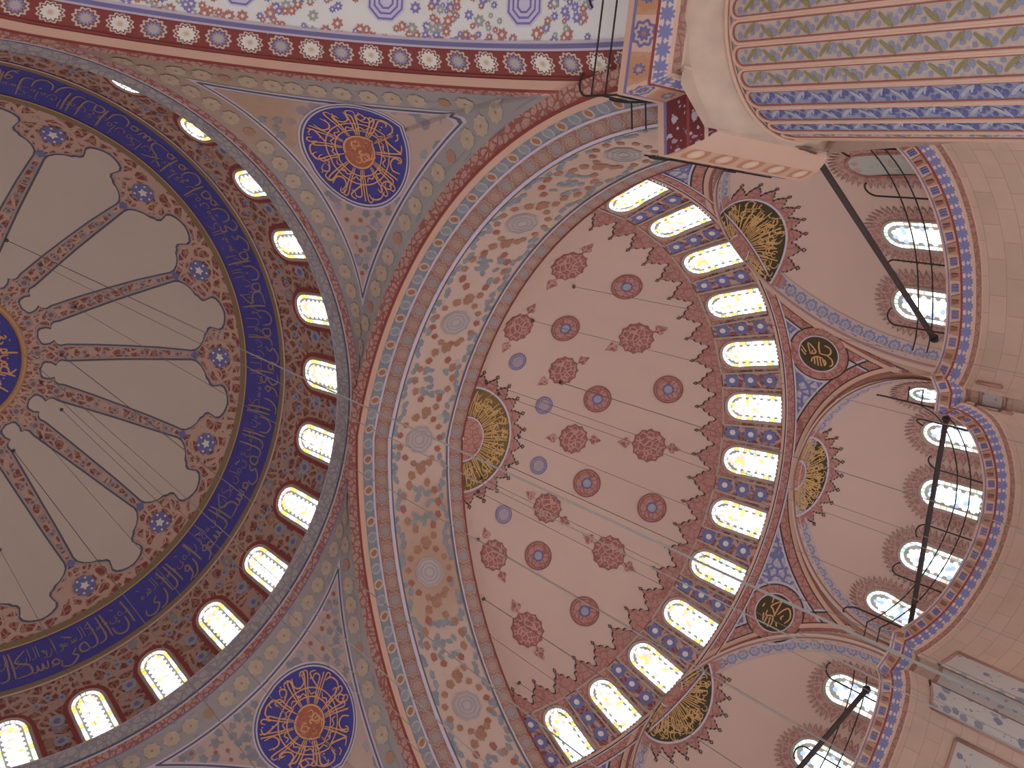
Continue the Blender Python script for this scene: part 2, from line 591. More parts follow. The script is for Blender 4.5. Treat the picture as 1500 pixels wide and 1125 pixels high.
VERSE = ('alif nun dot alif lam lam ha fatha ya mim dot sin kaf alif lam sin fatha mim waw alif ra waw alif lam alif ra dot ya alif nun dot ra waw lamend alif '
         'kasra waw lam nun dot ra alif lam lam ha alif nun mim sin kaf fatha mim alif mim nun alif ha dot mim nun ain dot ya ha alif nun ha kaf alif nun ha lam ya mim alif ain waw ra alif').split()


def script(seq, length, h, wid, fill=True):
    """polylines for a line of script of given length; x from 0 to -length"""
    out = []
    x = 0.0
    i = 0
    while -x < length - 0.1 * h and (fill or i < len(seq)):
        g = seq[i % len(seq)]
        sh, adv = GL[g]
        for s in sh:
            out.append(smooth_line([(x + p[0] * h, p[1] * h) for p in s], 3))
        x -= adv * h * wid
        i += 1
    return out


def sphmap(R, az, col, off=0.0, rot=0.0):
    """local (x east, y up towards the crown) on a sphere about the origin"""
    d = np.array([math.sin(col) * math.cos(az), math.sin(col) * math.sin(az), math.cos(col)])
    e = np.array([-math.sin(az), math.cos(az), 0.0])
    n = np.array([-math.cos(col) * math.cos(az), -math.cos(col) * math.sin(az), math.sin(col)])
    c, s = math.cos(rot), math.sin(rot)

    def mp(x, y):
        p = d * R + e * (c * x - s * y) + n * (s * x + c * y)
        return p / np.linalg.norm(p) * (R - off)
    return mp


def sphpt(R, az, col):
    return np.array([R * math.sin(col) * math.cos(az), R * math.sin(col) * math.sin(az), R * math.cos(col)])


# ------------------------------------------------------------------ window builder
def outline(w, h, rise=None, n=12):
    """arched window outline, x across, y up from sill; counter-clockwise from bottom left"""
    r = w / 2
    pts = [(-r, 0.0)]
    pts += [(r, 0.0)]
    for i in range(n + 1):
        t = PI * i / n
        pts.append((r * math.cos(t), h - r + r * math.sin(t)))
    return pts


def window_meshes(mp3, w, h, seed, style='dome'):
    """mp3(x, y, off). returns (frame, backing, panes) meshes"""
    rg = random.Random(seed)
    fr = Mesh()
    n = 12
    o0, o1, o2 = outline(w + 0.26, h + 0.13, n=n), outline(w + 0.18, h + 0.09, n=n), outline(w, h, n=n)
    fr.ring(lambda x, y: mp3(x, y, 0.005), o0, o0)
    a = [mp3(x, y, 0.01) for x, y in o0]
    b = [mp3(x, y, 0.07) for x, y in o1]
    c = [mp3(x, y, 0.035) for x, y in o2]
    k = len(o0)
    fr.add(a + b + c, [(i, (i + 1) % k, k + (i + 1) % k, k + i) for i in range(k)] + [(k + i, k + (i + 1) % k, 2 * k + (i + 1) % k, 2 * k + i) for i in range(k)], list(o0) + list(o1) + list(o2))
    bk = Mesh()
    ysb = lins(0, h - w / 2, 7)[:-1] + [h - w / 2 + w / 2 * math.sin(t) for t in lins(0, PI / 2 - 0.02, 7)]
    hwb = lambda y: w / 2 if y <= h - w / 2 else math.sqrt(max(1e-6, w * w / 4 - (y - h + w / 2) ** 2))
    bk.grid(lambda y, x: mp3(x * hwb(y), y, 0.02), ysb, lins(-1, 1, 7), lambda y, x: (x * hwb(y), y))
    pn = Mesh()
    mp = lambda x, y: mp3(x, y, 0.035)
    bw = 0.11 * w / 0.9
    # border panes follow the outline
    path = [(-w / 2, 0.0)]
    segs = []
    inner = outline(w - 2 * bw, h - bw, n=n)
    # jambs
    nj = max(4, int((h - w / 2) / 0.2))
    for sd in (-1, 1):
        for i in range(nj):
            y0, y1 = (h - w / 2) * i / nj + 0.012, (h - w / 2) * (i + 1) / nj - 0.012
            mi = 0
            if i % 4 == 0:
                mi = 1
            elif i % 4 == 1 and style != 'exedra':
                mi = 2
            elif i % 4 == 1:
                mi = 3
            xa, xb = sd * (w / 2 - 0.01), sd * (w / 2 - bw)
            P = [(xa, y0), (xb, y0), (xb, y1), (xa, y1)]
            pn.add([mp(*p) for p in P], [(0, 1, 2, 3)], P, mi)
    na = 9
    for i in range(na):
        t0, t1 = PI * i / na + 0.03, PI * (i + 1) / na - 0.03
        r0, r1 = w / 2 - 0.01, w / 2 - bw
        cy = h - w / 2
        P = [(r0 * math.cos(t0), cy + r0 * math.sin(t0)), (r0 * math.cos(t1), cy + r0 * math.sin(t1)), (r1 * math.cos(t1), cy + r1 * math.sin(t1)), (r1 * math.cos(t0), cy + r1 * math.sin(t0))]
        mi = 1 if i in (4,) else (2 if i in (0, 8) and style != 'exedra' else (5 if i % 2 else 0))
        if style == 'exedra' and i in (3, 5):
            mi = 1
        pn.add([mp(*p) for p in P], [(0, 1, 2, 3)], P, mi)
    # inner honeycomb of small roundel panes
    s = 0.145 if style != 'exedra' else 0.17
    ri = w / 2 - bw - 0.02
    jn = int(h / (s * 0.87)) + 1
    for j in range(jn):
        y = s * 0.45 + j * s * 0.87
        for i in range(-8, 9):
            x = (i + (0.5 if j % 2 else 0)) * s
            if abs(x) > ri - s * 0.35 or y < 0.05:
                continue
            cy = h - w / 2
            if y > cy and math.hypot(x, y - cy) > ri - s * 0.4:
                continue
            f = y / h
            u = rg.random()
            mi = 0
            if style == 'exedra':
                mi = 4 if u < 0.16 else (1 if u < 0.24 else 0)
            elif f > 0.62:  # more dim panes near the top: shade from outside put into the glass
                mi = 3 if u < 0.24 else (2 if u < 0.36 else (5 if u < 0.6 else 0))
            elif f > 0.35:
                mi = 2 if u < 0.08 else (3 if u < 0.14 else (5 if u < 0.3 else 0))
            else:  # glare put into the colours: nearly all panes white towards the sill
                mi = 2 if u < 0.02 else (5 if u < 0.06 else 0)
            P = circ(s * 0.555, 6, PI / 6, x, y)
            pn.add([mp(*p) for p in P], [tuple(range(6))], P, mi)
    return fr, bk, pn


GMATS = [G_W, G_P, G_Y, G_R, G_B, G_S]
WN = [0]


def ordinal(k):
    return ['first', 'second', 'third', 'fourth', 'fifth', 'sixth', 'seventh', 'eighth', 'ninth', 'tenth', 'eleventh', 'twelfth', 'thirteenth', 'fourteenth', 'fifteenth', 'sixteenth', 'seventeenth', 'eighteenth', 'nineteenth', 'twentieth'][k]


def place_window(datas, loc, rz, label, group):
    WN[0] += 1
    e = empty('window_%d' % WN[0], loc, rz)
    tag(e, label, 'window', 'structure', group)
    for nm, me in datas:
        o = bpy.data.objects.new(nm, me)
        COL.objects.link(o)
        o.parent = e
        if nm == 'glass_panes':
            o['kind'] = 'stuff'
    return e


# ================================================================== MAIN DOME
ZC, R = 32.16, 11.716
DC = (0, 0, ZC)
dome = empty('ceiling_dome', DC)
tag(dome, 'main dome with cream petal panels around a blue and gold medallion', 'dome', 'structure')


def dpt(az, s, off=0.0):
    return sphpt(R - off, az, s / R)


def dome_band(name, s0, s1, mat, off=0.0, n=192, ns=6, vc=True):
    b = Mesh()
    sm = (s0 + s1) / 2
    rr = R * math.sin(sm / R)
    b.grid(lambda a, s: dpt(a, s, off), lins(-PI, PI, n + 1), lins(s0, s1, ns), lambda a, s: (a * rr, s - sm if vc else s))
    return b.build(name, mat, dome)


dome_band('rib_ground', 0.05, 11.62, M['rib_red'], 0.0, 192, 40)
dome_band('spandrel_ground', 8.9, 11.55, M['dome_red'], 0.012, 192, 12)
dome_band('drum_ground', 13.68, R * PI / 2 + 0.2, M['win_red'], 0.0, 192, 18)
dome_band('inscription_band', 11.55, 13.72, M['blue_field'], 0.02, 192, 10)
for s0, s1 in ((11.5, 11.78), (13.46, 13.74)):
    dome_band('gilt_border', s0, s1, M['olive_gold'], 0.05, 192, 3)
dome_band('gilt_line', 11.74, 11.80, M['gold'], 0.06, 192, 2)
dome_band('gilt_line', 13.66, 13.74, M['cream'], 0.06, 192, 2)
# centre medallion
b = Mesh()
mp0 = sphmap(R, 0, 1e-6, 0.05)
b.disc(mp0, 2.72, 48, 12)
med = b.build('centre_medallion', M['blue_field'], dome)
b = Mesh()
prof = [(2.70, 0.05), (2.74, 0.12), (2.82, 0.16), (2.90, 0.12), (2.95, 0.02)]
P = []
for r_, o_ in prof:
    mpp = sphmap(R, 0, 1e-6, o_)
    P.append([mpp(*q) for q in circ(r_, 64)])
for i in range(len(P) - 1):
    b.add(P[i] + P[i + 1], [(k, (k + 1) % 64, 64 + (k + 1) % 64, 64 + k) for k in range(64)])
b.build('medallion_rim', M['gold'], med)
b = Mesh()
mpg = sphmap(R, 0, 1e-6, 0.075)
for r0, hh, seq, wd in ((2.5, 0.62, VERSE, 1.0), (1.7, 0.6, VERSE[20:], 1.0), (0.95, 0.55, VERSE[9:], 1.0)):
    for ln in script(seq, 2 * PI * r0 * 0.98, hh, wd):
        b.stroke(lambda x, y, r0=r0, hh=hh: mpg((r0 - hh * 0.85 + y) * math.cos(-x / r0), (r0 - hh * 0.85 + y) * math.sin(-x / r0)), ln, 0.085)
b.build('gilt_lettering', M['gold_o'], med, stuff=True)

# sixteen petal panels
HALF = [(3.40, 0.02), (3.46, 0.22), (3.55, 0.29), (3.75, 0.30), (3.93, 0.22), (4.0, 0.38), (4.12, 0.46), (4.35, 0.46), (5.5, 0.69), (6.7, 0.93), (7.9, 1.15), (9.0, 1.36), (9.3, 1.42),
        (9.5, 1.40), (9.7, 1.26), (9.86, 1.05), (9.95, 0.80), (10.05, 0.72), (10.12, 0.58), (10.25, 0.52), (10.45, 0.58), (10.62, 0.64), (10.78, 0.58), (10.9, 0.40), (10.97, 0.2), (11.0, 0.02)]
RIB0 = math.radians(-5.9)
STEP = PI / 8


def petal(grow, off, nx):
    b = Mesh()
    H = [(s, w) for s, w in HALF]
    if grow:
        H = [(H[0][0] - grow, 0.02)] + [(s + (grow * 0.6 if s > 9.9 else (-grow * 0.5 if s < 3.6 else 0)), w + grow) for s, w in H] + [(H[-1][0] + grow, 0.02)]
    pts, uvs, fs = [], [], []
    for s, w in H:
        rr = R * math.sin(s / R)
        for i in range(nx):
            x = -w + 2 * w * i / (nx - 1)
            pts.append(dpt(x / rr, s, off))
            uvs.append((x, s))
    for j in range(len(H) - 1):
        for i in range(nx - 1):
            a = j * nx + i
            fs.append((a, a + 1, a + nx + 1, a + nx))
    b.add(pts, fs, uvs)
    return b


pm = petal(0, 0.05, 9).data('petal_panel', M['dome_panel'])
po = petal(0.075, 0.032, 9).data('petal_outline', M['line_dark'])
pw = petal(0.15, 0.022, 9).data('petal_edging', plain('petal_edging_mauve', C(150, 122, 120)))
for me in (pm, po, pw):
    me.polygons.foreach_set('use_smooth', [True] * len(me.polygons))
for k in range(16):
    az = RIB0 + STEP * (k + 0.5)
    o = bpy.data.objects.new('petal_panel', pm)
    COL.objects.link(o)
    o.parent = dome
    o.rotation_euler.z = az
    for nm, me in (('petal_outline', po), ('petal_edging', pw)):
        q = bpy.data.objects.new(nm, me)
        COL.objects.link(q)
        q.parent = o
# rib flowers and rib-end roundels
ribm = Mesh()
for s, r_ in ((3.25, 0.2), (4.15, 0.21), (5.0, 0.15), (5.75, 0.15), (6.5, 0.16), (7.25, 0.16), (8.0, 0.17), (8.7, 0.17)):
    ribm.poly(sphmap(R, 0, s / R, 0.04), lobed(r_, 6, 0.05))
rib = ribm.data('rib_flowers', M['grey_flower'])
ribc = Mesh()
for s, r_ in ((3.25, 0.09), (4.15, 0.1), (5.0, 0.06), (5.75, 0.06), (6.5, 0.07), (7.25, 0.07), (8.0, 0.07), (8.7, 0.07)):
    ribc.poly(sphmap(R, 0, s / R, 0.05), circ(r_, 8))
ribc = ribc.data('flower_centres', M['red_flower'])
rb = Mesh()
rb.ring(sphmap(R, 0, 10.55 / R, 0.05), lobed(0.45, 10, 0.05, 40), circ(0.1, 40))
rb.poly(sphmap(R, 0, 9.45 / R, 0.05), lobed(0.2, 4, 0.07))
rb = rb.data('rib_roundel', M['blue_soft'])
rc = Mesh()
rc.poly(sphmap(R, 0, 10.55 / R, 0.055), lobed(0.2, 5, 0.09, 20))
for i in range(6):
    t = 2 * PI * i / 6
    rc.poly(sphmap(R, 0, 10.55 / R, 0.06), [(0.32 * math.cos(t) + 0.05 * math.cos(q), 0.32 * math.sin(t) + 0.05 * math.sin(q)) for q in lins(0, 5.5, 6)])
rc = rc.data('roundel_core', M['white_flower'])
# pale interlace around the rib ends
rs = Mesh()
for sd in (-1, 1):
    for base, r_ in (((0.0, 0.0), 0.62), ((sd * 0.75, 0.15), 0.28), ((sd * 0.55, -0.55), 0.26), ((sd * 1.15, 0.42), 0.2), ((sd * 0.3, 0.7), 0.2), ((sd * 1.5, 0.32), 0.17)):
        pts = [(base[0] + r_ * (1 - 0.1 * i / 14) * math.cos(sd * (0.5 + i * 0.4)), base[1] - 0.0 + r_ * (1 - 0.1 * i / 14) * math.sin(sd * (0.5 + i * 0.4))) for i in range(15)]
        rs.stroke(sphmap(R, 0, 10.5 / R, 0.018), pts, 0.06)
rs = rs.data('rib_interlace', plain('rib_interlace_paint', C(164, 128, 110)))
for k in range(16):
    az = RIB0 + STEP * k
    par = None
    for nm, me in (('rib_roundel', rb), ('roundel_core', rc), ('rib_flowers', rib), ('flower_centres', ribc), ('rib_interlace', rs)):
        o = bpy.data.objects.new(nm, me)
        COL.objects.link(o)
        if par is None:
            o.parent = dome
            o.rotation_euler.z = az
            par = o
        else:
            o.parent = par
# inscription lettering around the band, letters standing towards the rim of the drum
b = Mesh()
sm = 12.62
rr = R * math.sin(sm / R)
for ln in script(VERSE * 4, 2 * PI * rr * 0.99, 1.15, 1.02):
    b.stroke(lambda x, y: dpt(-x / rr + 1.0, sm + 0.5 - y, 0.045), ln, 0.075)
for ln in script(VERSE[5:] * 6, 2 * PI * rr * 0.99, 0.55, 1.25):
    b.stroke(lambda x, y: dpt(-x / rr + 1.0, sm - 0.1 - y, 0.04), ln, 0.035)
b.build('band_lettering', plain('inscription_gilt', C(128, 100, 90), 0.6), dome, stuff=True)
# drum flowers between windows
WSTEP = 2 * PI / 28
b = Mesh()
bc = Mesh()
for k in range(28):
    az = WSTEP * k
    for x, s, r_ in ((0, 14.35, 0.17), (0, 15.5, 0.3), (0.42, 14.55, 0.16), (-0.42, 14.55, 0.16), (0.1, 16.5, 0.28)):
        b.poly(sphmap(R, az + x / 11, s / R, 0.03), lobed(r_, 8, 0.05))
        bc.poly(sphmap(R, az + x / 11, s / R, 0.045), circ(r_ * 0.4, 8))
df = b.build('drum_flowers', M['grey_flower'], dome, stuff=True)
bc.build('drum_flower_centres', M['blue_soft'], df, stuff=True)
# dome windows
mpw = lambda x, y, off: sphmap(R, 0, 17.35 / R, off)(x, y)
fr, bk, pn = window_meshes(mpw, 1.12, 2.62, 3)
frd = fr.data('frame', M['reveal'])
dw = [('frame', frd), ('glazing_bars', bk.data('glazing_bars', M['bar_glow']))]
# dark red line around each opening
wl = Mesh()
wl.ring(lambda x, y: mpw(x, y, 0.02), outline(1.12 + 0.56, 2.62 + 0.28), outline(1.12 + 0.26, 2.62 + 0.13))
dw.append(('painted_border', wl.data('painted_border', M['line_red'])))
pans = []
for sd in range(4):
    _, _, p_ = window_meshes(mpw, 1.12, 2.62, 20 + sd)
    pans.append(p_.data('glass_panes', GMATS))
for k in range(14):
    az = WSTEP * (k - 7 + 0.5) + math.radians(0.9)
    place_window(dw + [('glass_panes', pans[k % 4])], DC, az, 'arched stained-glass window in the main dome drum, %s counting from the top of the photo' % ordinal(k), 'windows of the main dome drum')

# ring cornice between the drum and the pendentives
ringc = empty('trim_1', DC)
tag(ringc, 'round grey and pink moulded cornice under the main dome windows', 'cornice', 'structure')


def ring_band(name, r0, z0, r1, z1, mat, parent=ringc, n=192, ns=3):
    b = Mesh()
    rr = (r0 + r1) / 2
    L = math.hypot(r1 - r0, z1 - z0)
    b.grid(lambda a, t: np.array([(r0 + (r1 - r0) * t) * math.cos(a), (r0 + (r1 - r0) * t) * math.sin(a), z0 + (z1 - z0) * t - ZC]), lins(-PI, PI, n + 1), lins(0, 1, ns), lambda a, t: (a * rr, (t - 0.5) * L))
    return b.build(name, mat, parent)


ring_band('ledge', 11.9, 32.2, 10.66, 32.1, M['cream'])
ring_band('lip', 10.66, 32.1, 10.64, 32.0, M['line_lilac'])
ring_band('grey_leaf_moulding', 10.64, 32.0, 10.84, 31.56, M['grey_leaf'])
ring_band('blue_fillet', 10.84, 31.56, 10.86, 31.47, M['line_dark'])
ring_band('lilac_fillet', 10.86, 31.47, 10.88, 31.40, M['line_lilac'])
ring_band('pink_leaf_moulding', 10.88, 31.40, 10.98, 31.12, M['leaf_row'])
ring_band('lower_fillet', 10.98, 31.12, 11.0, 31.04, M['line_blue'])

# ================================================================== MAIN ARCHES
ZS, EE = 17.56, 1.62


def arch_pt(x, s, u):
    r = s + EE
    am = math.acos(EE / r)
    al = am * (1 - abs(u))
    return np.array([x, (1 if u >= 0 else -1) * (-EE + r * math.cos(al)), ZS + r * math.sin(al)])


def arch_z(s, l):
    r = s + EE
    l = abs(l)
    return ZS + math.sqrt(max(0.0, r * r - (l + EE) ** 2))


class Arch:
    def __init__(self, dx, root):
        self.S = [(10.36 + dx[0], 12.1), (10.35 + dx[0], 11.5), (10.5 + dx[0], 11.12), (11.3 + dx[1], 10.31), (14.0 + dx[2], 9.93), (14.0 + dx[2], 10.9)]
        self.L = [0.0]
        for a, b_ in zip(self.S, self.S[1:]):
            self.L.append(self.L[-1] + math.hypot(b_[0] - a[0], b_[1] - a[1]))
        self.root = root

    def sec(self, w):
        for k in range(len(self.S) - 1):
            if w <= self.L[k + 1] or k == len(self.S) - 2:
                t = (w - self.L[k]) / (self.L[k + 1] - self.L[k])
                a, b_ = self.S[k], self.S[k + 1]
                nx, ny = -(b_[1] - a[1]), (b_[0] - a[0])
                l = math.hypot(nx, ny)
                return a[0] + (b_[0] - a[0]) * t, a[1] + (b_[1] - a[1]) * t, -nx / l, -ny / l

    def pt(self, u, w, off=0.0):
        x, s, nx, ns = self.sec(w)
        return arch_pt(x + nx * off, s + ns * off, u)

    def band(self, name, w0, w1, mat, off=0.0, n=128, ur=((-1, 1),)):
        b = Mesh()
        wm = (w0 + w1) / 2
        cuts = sorted(set([w0, w1] + [l for l in self.L if w0 < l < w1]))
        ws = []
        for a, c in zip(cuts, cuts[1:]):
            k = max(2, int((c - a) / 0.3) + 1)
            ws += lins(a, c, k)[:-1]
        ws.append(cuts[-1])
        for ua, ub in ur:
            b.grid(lambda u, w: self.pt(u, w, off), lins(ua, ub, n + 1), ws, lambda u, w: (u * 17.2, w - wm))
        return b.build(name, mat, self.root)

    def mp(self, u0, w0, off, rot=0.0):
        c, s = math.cos(rot), math.sin(rot)
        return lambda x, y: self.pt(max(-1, min(1, u0 + (c * x - s * y) / 17.0)), w0 + s * x + c * y, off)


ax = empty('wall_arch', (0, 0, 0))
tag(ax, 'broad pointed main arch with pink flower-painted soffit before the semidome', 'arch', 'structure')
AX = Arch((0, 0, 0), ax)
lx, l0, l1, l2, l3, l4 = AX.L
AX.band('spandrel_return', lx, l0, M['pend_border'], -0.02, 24, ((0.66, 1),))
AX.band('arch_core', l0, l3, M['cream'], -0.02)
AX.band('leaf_moulding', l0, l1, M['leaf_row'])
AX.band('red_fillet', l1 - 0.02, l1 + 0.08, M['line_red'], 0.03)
AX.band('cream_moulding', l1 + 0.06, l1 + 0.24, M['cream'], 0.05)
AX.band('chain_band', l1 + 0.22, l1 + 0.58, M['chain_row'], 0.0)
AX.band('lilac_fillet', l1 + 0.56, l1 + 0.63, M['line_lilac'], 0.025)
AX.band('circle_band', l1 + 0.62, l2 - 0.02, M['brown_row'], 0.0)
AX.band('lilac_fillet', l2 - 0.05, l2 + 0.05, M['line_lilac'], 0.03)
AX.band('blue_fillet', l2 + 0.04, l2 + 0.09, M['line_dark'], 0.03)
sof = AX.band('soffit', l2 + 0.03, l3 - 0.6, M['soffit'], 0.0)
AX.band('blue_fillet', l3 - 0.64, l3 - 0.58, M['line_dark'], 0.03)
AX.band('lilac_fillet', l3 - 0.58, l3 - 0.53, M['line_lilac'], 0.03)
AX.band('circle_band', l3 - 0.54, l3 - 0.03, M['brown_row'], 0.0)
AX.band('red_fillet', l3 - 0.05, l3 + 0.06, M['line_red'], 0.02)
AX.band('outer_return', l3 + 0.05, l4, M['plaster'], 0.0)


def octagon_medallion(A, u0, w0, r, ma, mb, parent):
    b1 = Mesh()
    b2 = Mesh()
    b1.poly(A.mp(u0, w0, 0.02), circ(r, 8, PI / 8))
    rr = r * 0.92
    while rr > 0.12:
        b2.ring(A.mp(u0, w0, 0.032), circ(rr, 8, PI / 8), circ(rr - 0.055, 8, PI / 8))
        rr -= 0.14
    o = b1.build('octagon_medallion', ma, parent)
    b2.build('octagon_lines', mb, o)


oct_a = plain('octagon_pale_grey', C(152, 134, 130))
oct_b = plain('octagon_slate_lines', C(136, 122, 126))
wc = (l2 + l3 - 0.6) / 2 + 0.02
PER = 0.2665
dec = {k: Mesh() for k in ('orange_flower', 'slate_leaf', 'red_flower')}


def leafpoly(a, b_, ph):
    return [(a * math.cos(t) * (1 + 0.18 * math.sin(5 * t + ph)), b_ * math.sin(t) * (1 + 0.18 * math.cos(4 * t + ph))) for t in lins(0, 2 * PI * 11 / 12, 12)]


for k in range(-3, 4):
    u0 = k * PER
    if abs(u0) < 0.83:
        octagon_medallion(AX, u0, wc, 0.52, oct_a, oct_b, sof)
    for i in range(13):                              # garland around the octagon
        t = 2 * PI * i / 13 + 0.2
        x, y = 0.86 * math.cos(t), 0.74 * math.sin(t)
        if abs(u0 + x / 17) < 0.98:
            dec['orange_flower' if rng.random() < 0.7 else 'red_flower'].poly(AX.mp(u0 + x / 17, wc + y, 0.02), leafpoly(0.11, 0.11, rng.random() * 6))
    for i in range(12):                             # second garland midway, open towards the octagons
        t = 2 * PI * i / 12 + 0.1
        x, y = PER * 8.5 + 0.85 * math.cos(t), 0.66 * math.sin(t)
        if abs(u0 + x / 17) < 0.98 and abs(math.cos(t)) < 0.97:
            dec['orange_flower' if rng.random() < 0.65 else 'red_flower'].poly(AX.mp(u0 + x / 17, wc + y, 0.02), leafpoly(0.12 + 0.05 * rng.random(), 0.11, rng.random() * 6))
    for i in range(18):                             # slate leaves inside it
        x, y = PER * 8.5 + rng.uniform(-0.62, 0.62), rng.uniform(-0.42, 0.42)
        if abs(u0 + x / 17) < 0.98:
            dec['slate_leaf'].poly(AX.mp(u0 + x / 17, wc + y, 0.016, rng.random() * PI), leafpoly(0.13, 0.075, rng.random() * 6))
    for x in (PER * 8.5 - 1.25, PER * 8.5 + 1.25):   # large flowers between the two garlands
        for dx_, dy_, sz in ((0, 0.05, 0.2), (0.22, -0.28, 0.15), (-0.2, 0.36, 0.13)):
            if abs(u0 + x / 17) < 0.96:
                dec['orange_flower'].poly(AX.mp(u0 + (x + dx_) / 17, wc + dy_, 0.021), leafpoly(sz, sz * 0.9, rng.random() * 6))
    for sgn in (-1, 1):                              # slate leaf chains along both edges
        for i in range(15):
            x = -PER * 8.5 + PER * 17 * (i + rng.random() * 0.6) / 15
            y = sgn * (0.84 + 0.10 * math.sin(i * 1.3))
            if abs(u0 + x / 17) < 0.98 and abs(abs(x) - 0) > 0.3:
                dec['slate_leaf'].poly(AX.mp(u0 + x / 17, wc + y, 0.016, rng.uniform(-0.5, 0.5)), leafpoly(0.15, 0.085, rng.random() * 6))
    for sgn in (-1, 1):                              # side clusters by the octagon
        for i in range(4):
            x = (rng.random() - 0.5) * 2.4
            y = sgn * (0.78 + 0.2 * rng.random())
            u = u0 + x / 17
            if abs(u) < 0.98:
                dec['slate_leaf'].poly(AX.mp(u, wc + y, 0.016, rng.random() * PI), leafpoly(0.13, 0.08, rng.random() * 6))
for k, bm in dec.items():
    bm.build('soffit_' + k, M[k], sof, stuff=True)

# arch on the other side of the pier, white soffit
ay = empty('wall_arch', (0, 0, 0), -PI / 2)
tag(ay, 'main arch along the top with red flower band and white blue-flowered soffit', 'arch', 'structure')
AY = Arch((0.5, 0.6, 0.6), ay)
mx, m0, m1, m2, m3, m4 = AY.L
AY.band('spandrel_return', mx, m0, M['pend_border'], -0.02, 24, ((-1, -0.66), (0.66, 1)))
AY.band('arch_core', m0, m3, M['cream'], -0.02)
AY.band('leaf_moulding', m0, m1, M['leaf_row'])
AY.band('red_fillet', m1 - 0.12, m1 + 0.03, M['line_red'], 0.03)
AY.band('cream_moulding', m1 + 0.03, m1 + 0.30, M['cream'], 0.06)
AY.band('red_fillet', m1 + 0.29, m1 + 0.38, M['line_red'], 0.03)
rb_ = AY.band('flower_band', m1 + 0.34, m2 - 0.1, M['red_row'], 0.0)
AY.band('lilac_fillet', m2 - 0.12, m2 - 0.04, M['line_lilac'], 0.03)
AY.band('blue_fillet', m2 - 0.05, m2 + 0.05, M['line_blue'], 0.035)
AY.band('lilac_fillet', m2 + 0.04, m2 + 0.12, M['line_lilac'], 0.03)
sofy = AY.band('soffit', m2 + 0.1, m3 - 0.55, M['soffit_w'], 0.0)
AY.band('circle_band', m3 - 0.55, m3, M['brown_row'], 0.0)
AY.band('outer_return', m3, m4, M['plaster'], 0.0)
oct_c = plain('octagon_white', C(176, 168, 196))
oct_d = plain('octagon_blue_lines', C(104, 98, 170))
wcy = (m2 + m3 - 0.5) / 2 - 0.15
dec = {'blue_y': Mesh(), 'red_y': Mesh(), 'green_y': Mesh(), 'white_y': Mesh()}
DM = {'blue_y': plain('blue_rosette_paint', C(112, 108, 168), wear=0.2, wsc=6), 'red_y': plain('coral_rosette_paint', C(160, 98, 88), wear=0.2, wsc=6),
      'green_y': plain('grey_green_leaf_paint', C(136, 140, 138), wear=0.2, wsc=6), 'white_y': plain('pale_flower_core', C(196, 180, 176))}
for k in range(-3, 4):
    u0 = k * PER * 0.86 + 0.055
    octagon_medallion(AY, u0, wcy, 0.55, oct_c, oct_d, sofy)
    for i in range(150):
        x = (rng.random() - 0.5) * PER * 0.86 * 17.2
        y = (rng.random() - 0.5) * 2.15 + 0.1
        u = u0 + x / 17
        if abs(u) > 0.98 or math.hypot(x, y) < 0.72:
            continue
        kd = rng.choice(['blue_y', 'blue_y', 'red_y', 'red_y', 'green_y'])
        sz = 0.08 + 0.10 * rng.random()
        dec[kd].poly(AY.mp(u, wcy + y, 0.014 + 0.003 * rng.random(), rng.random() * 6), lobed(sz, 7, sz * 0.35))
        dec['white_y'].poly(AY.mp(u, wcy + y, 0.022), circ(sz * 0.3, 6))
for k, bm in dec.items():
    bm.build('soffit_flowers', DM[k], sofy, stuff=True)

# ================================================================== PENDENTIVES
XF, YF = 10.35, 10.85


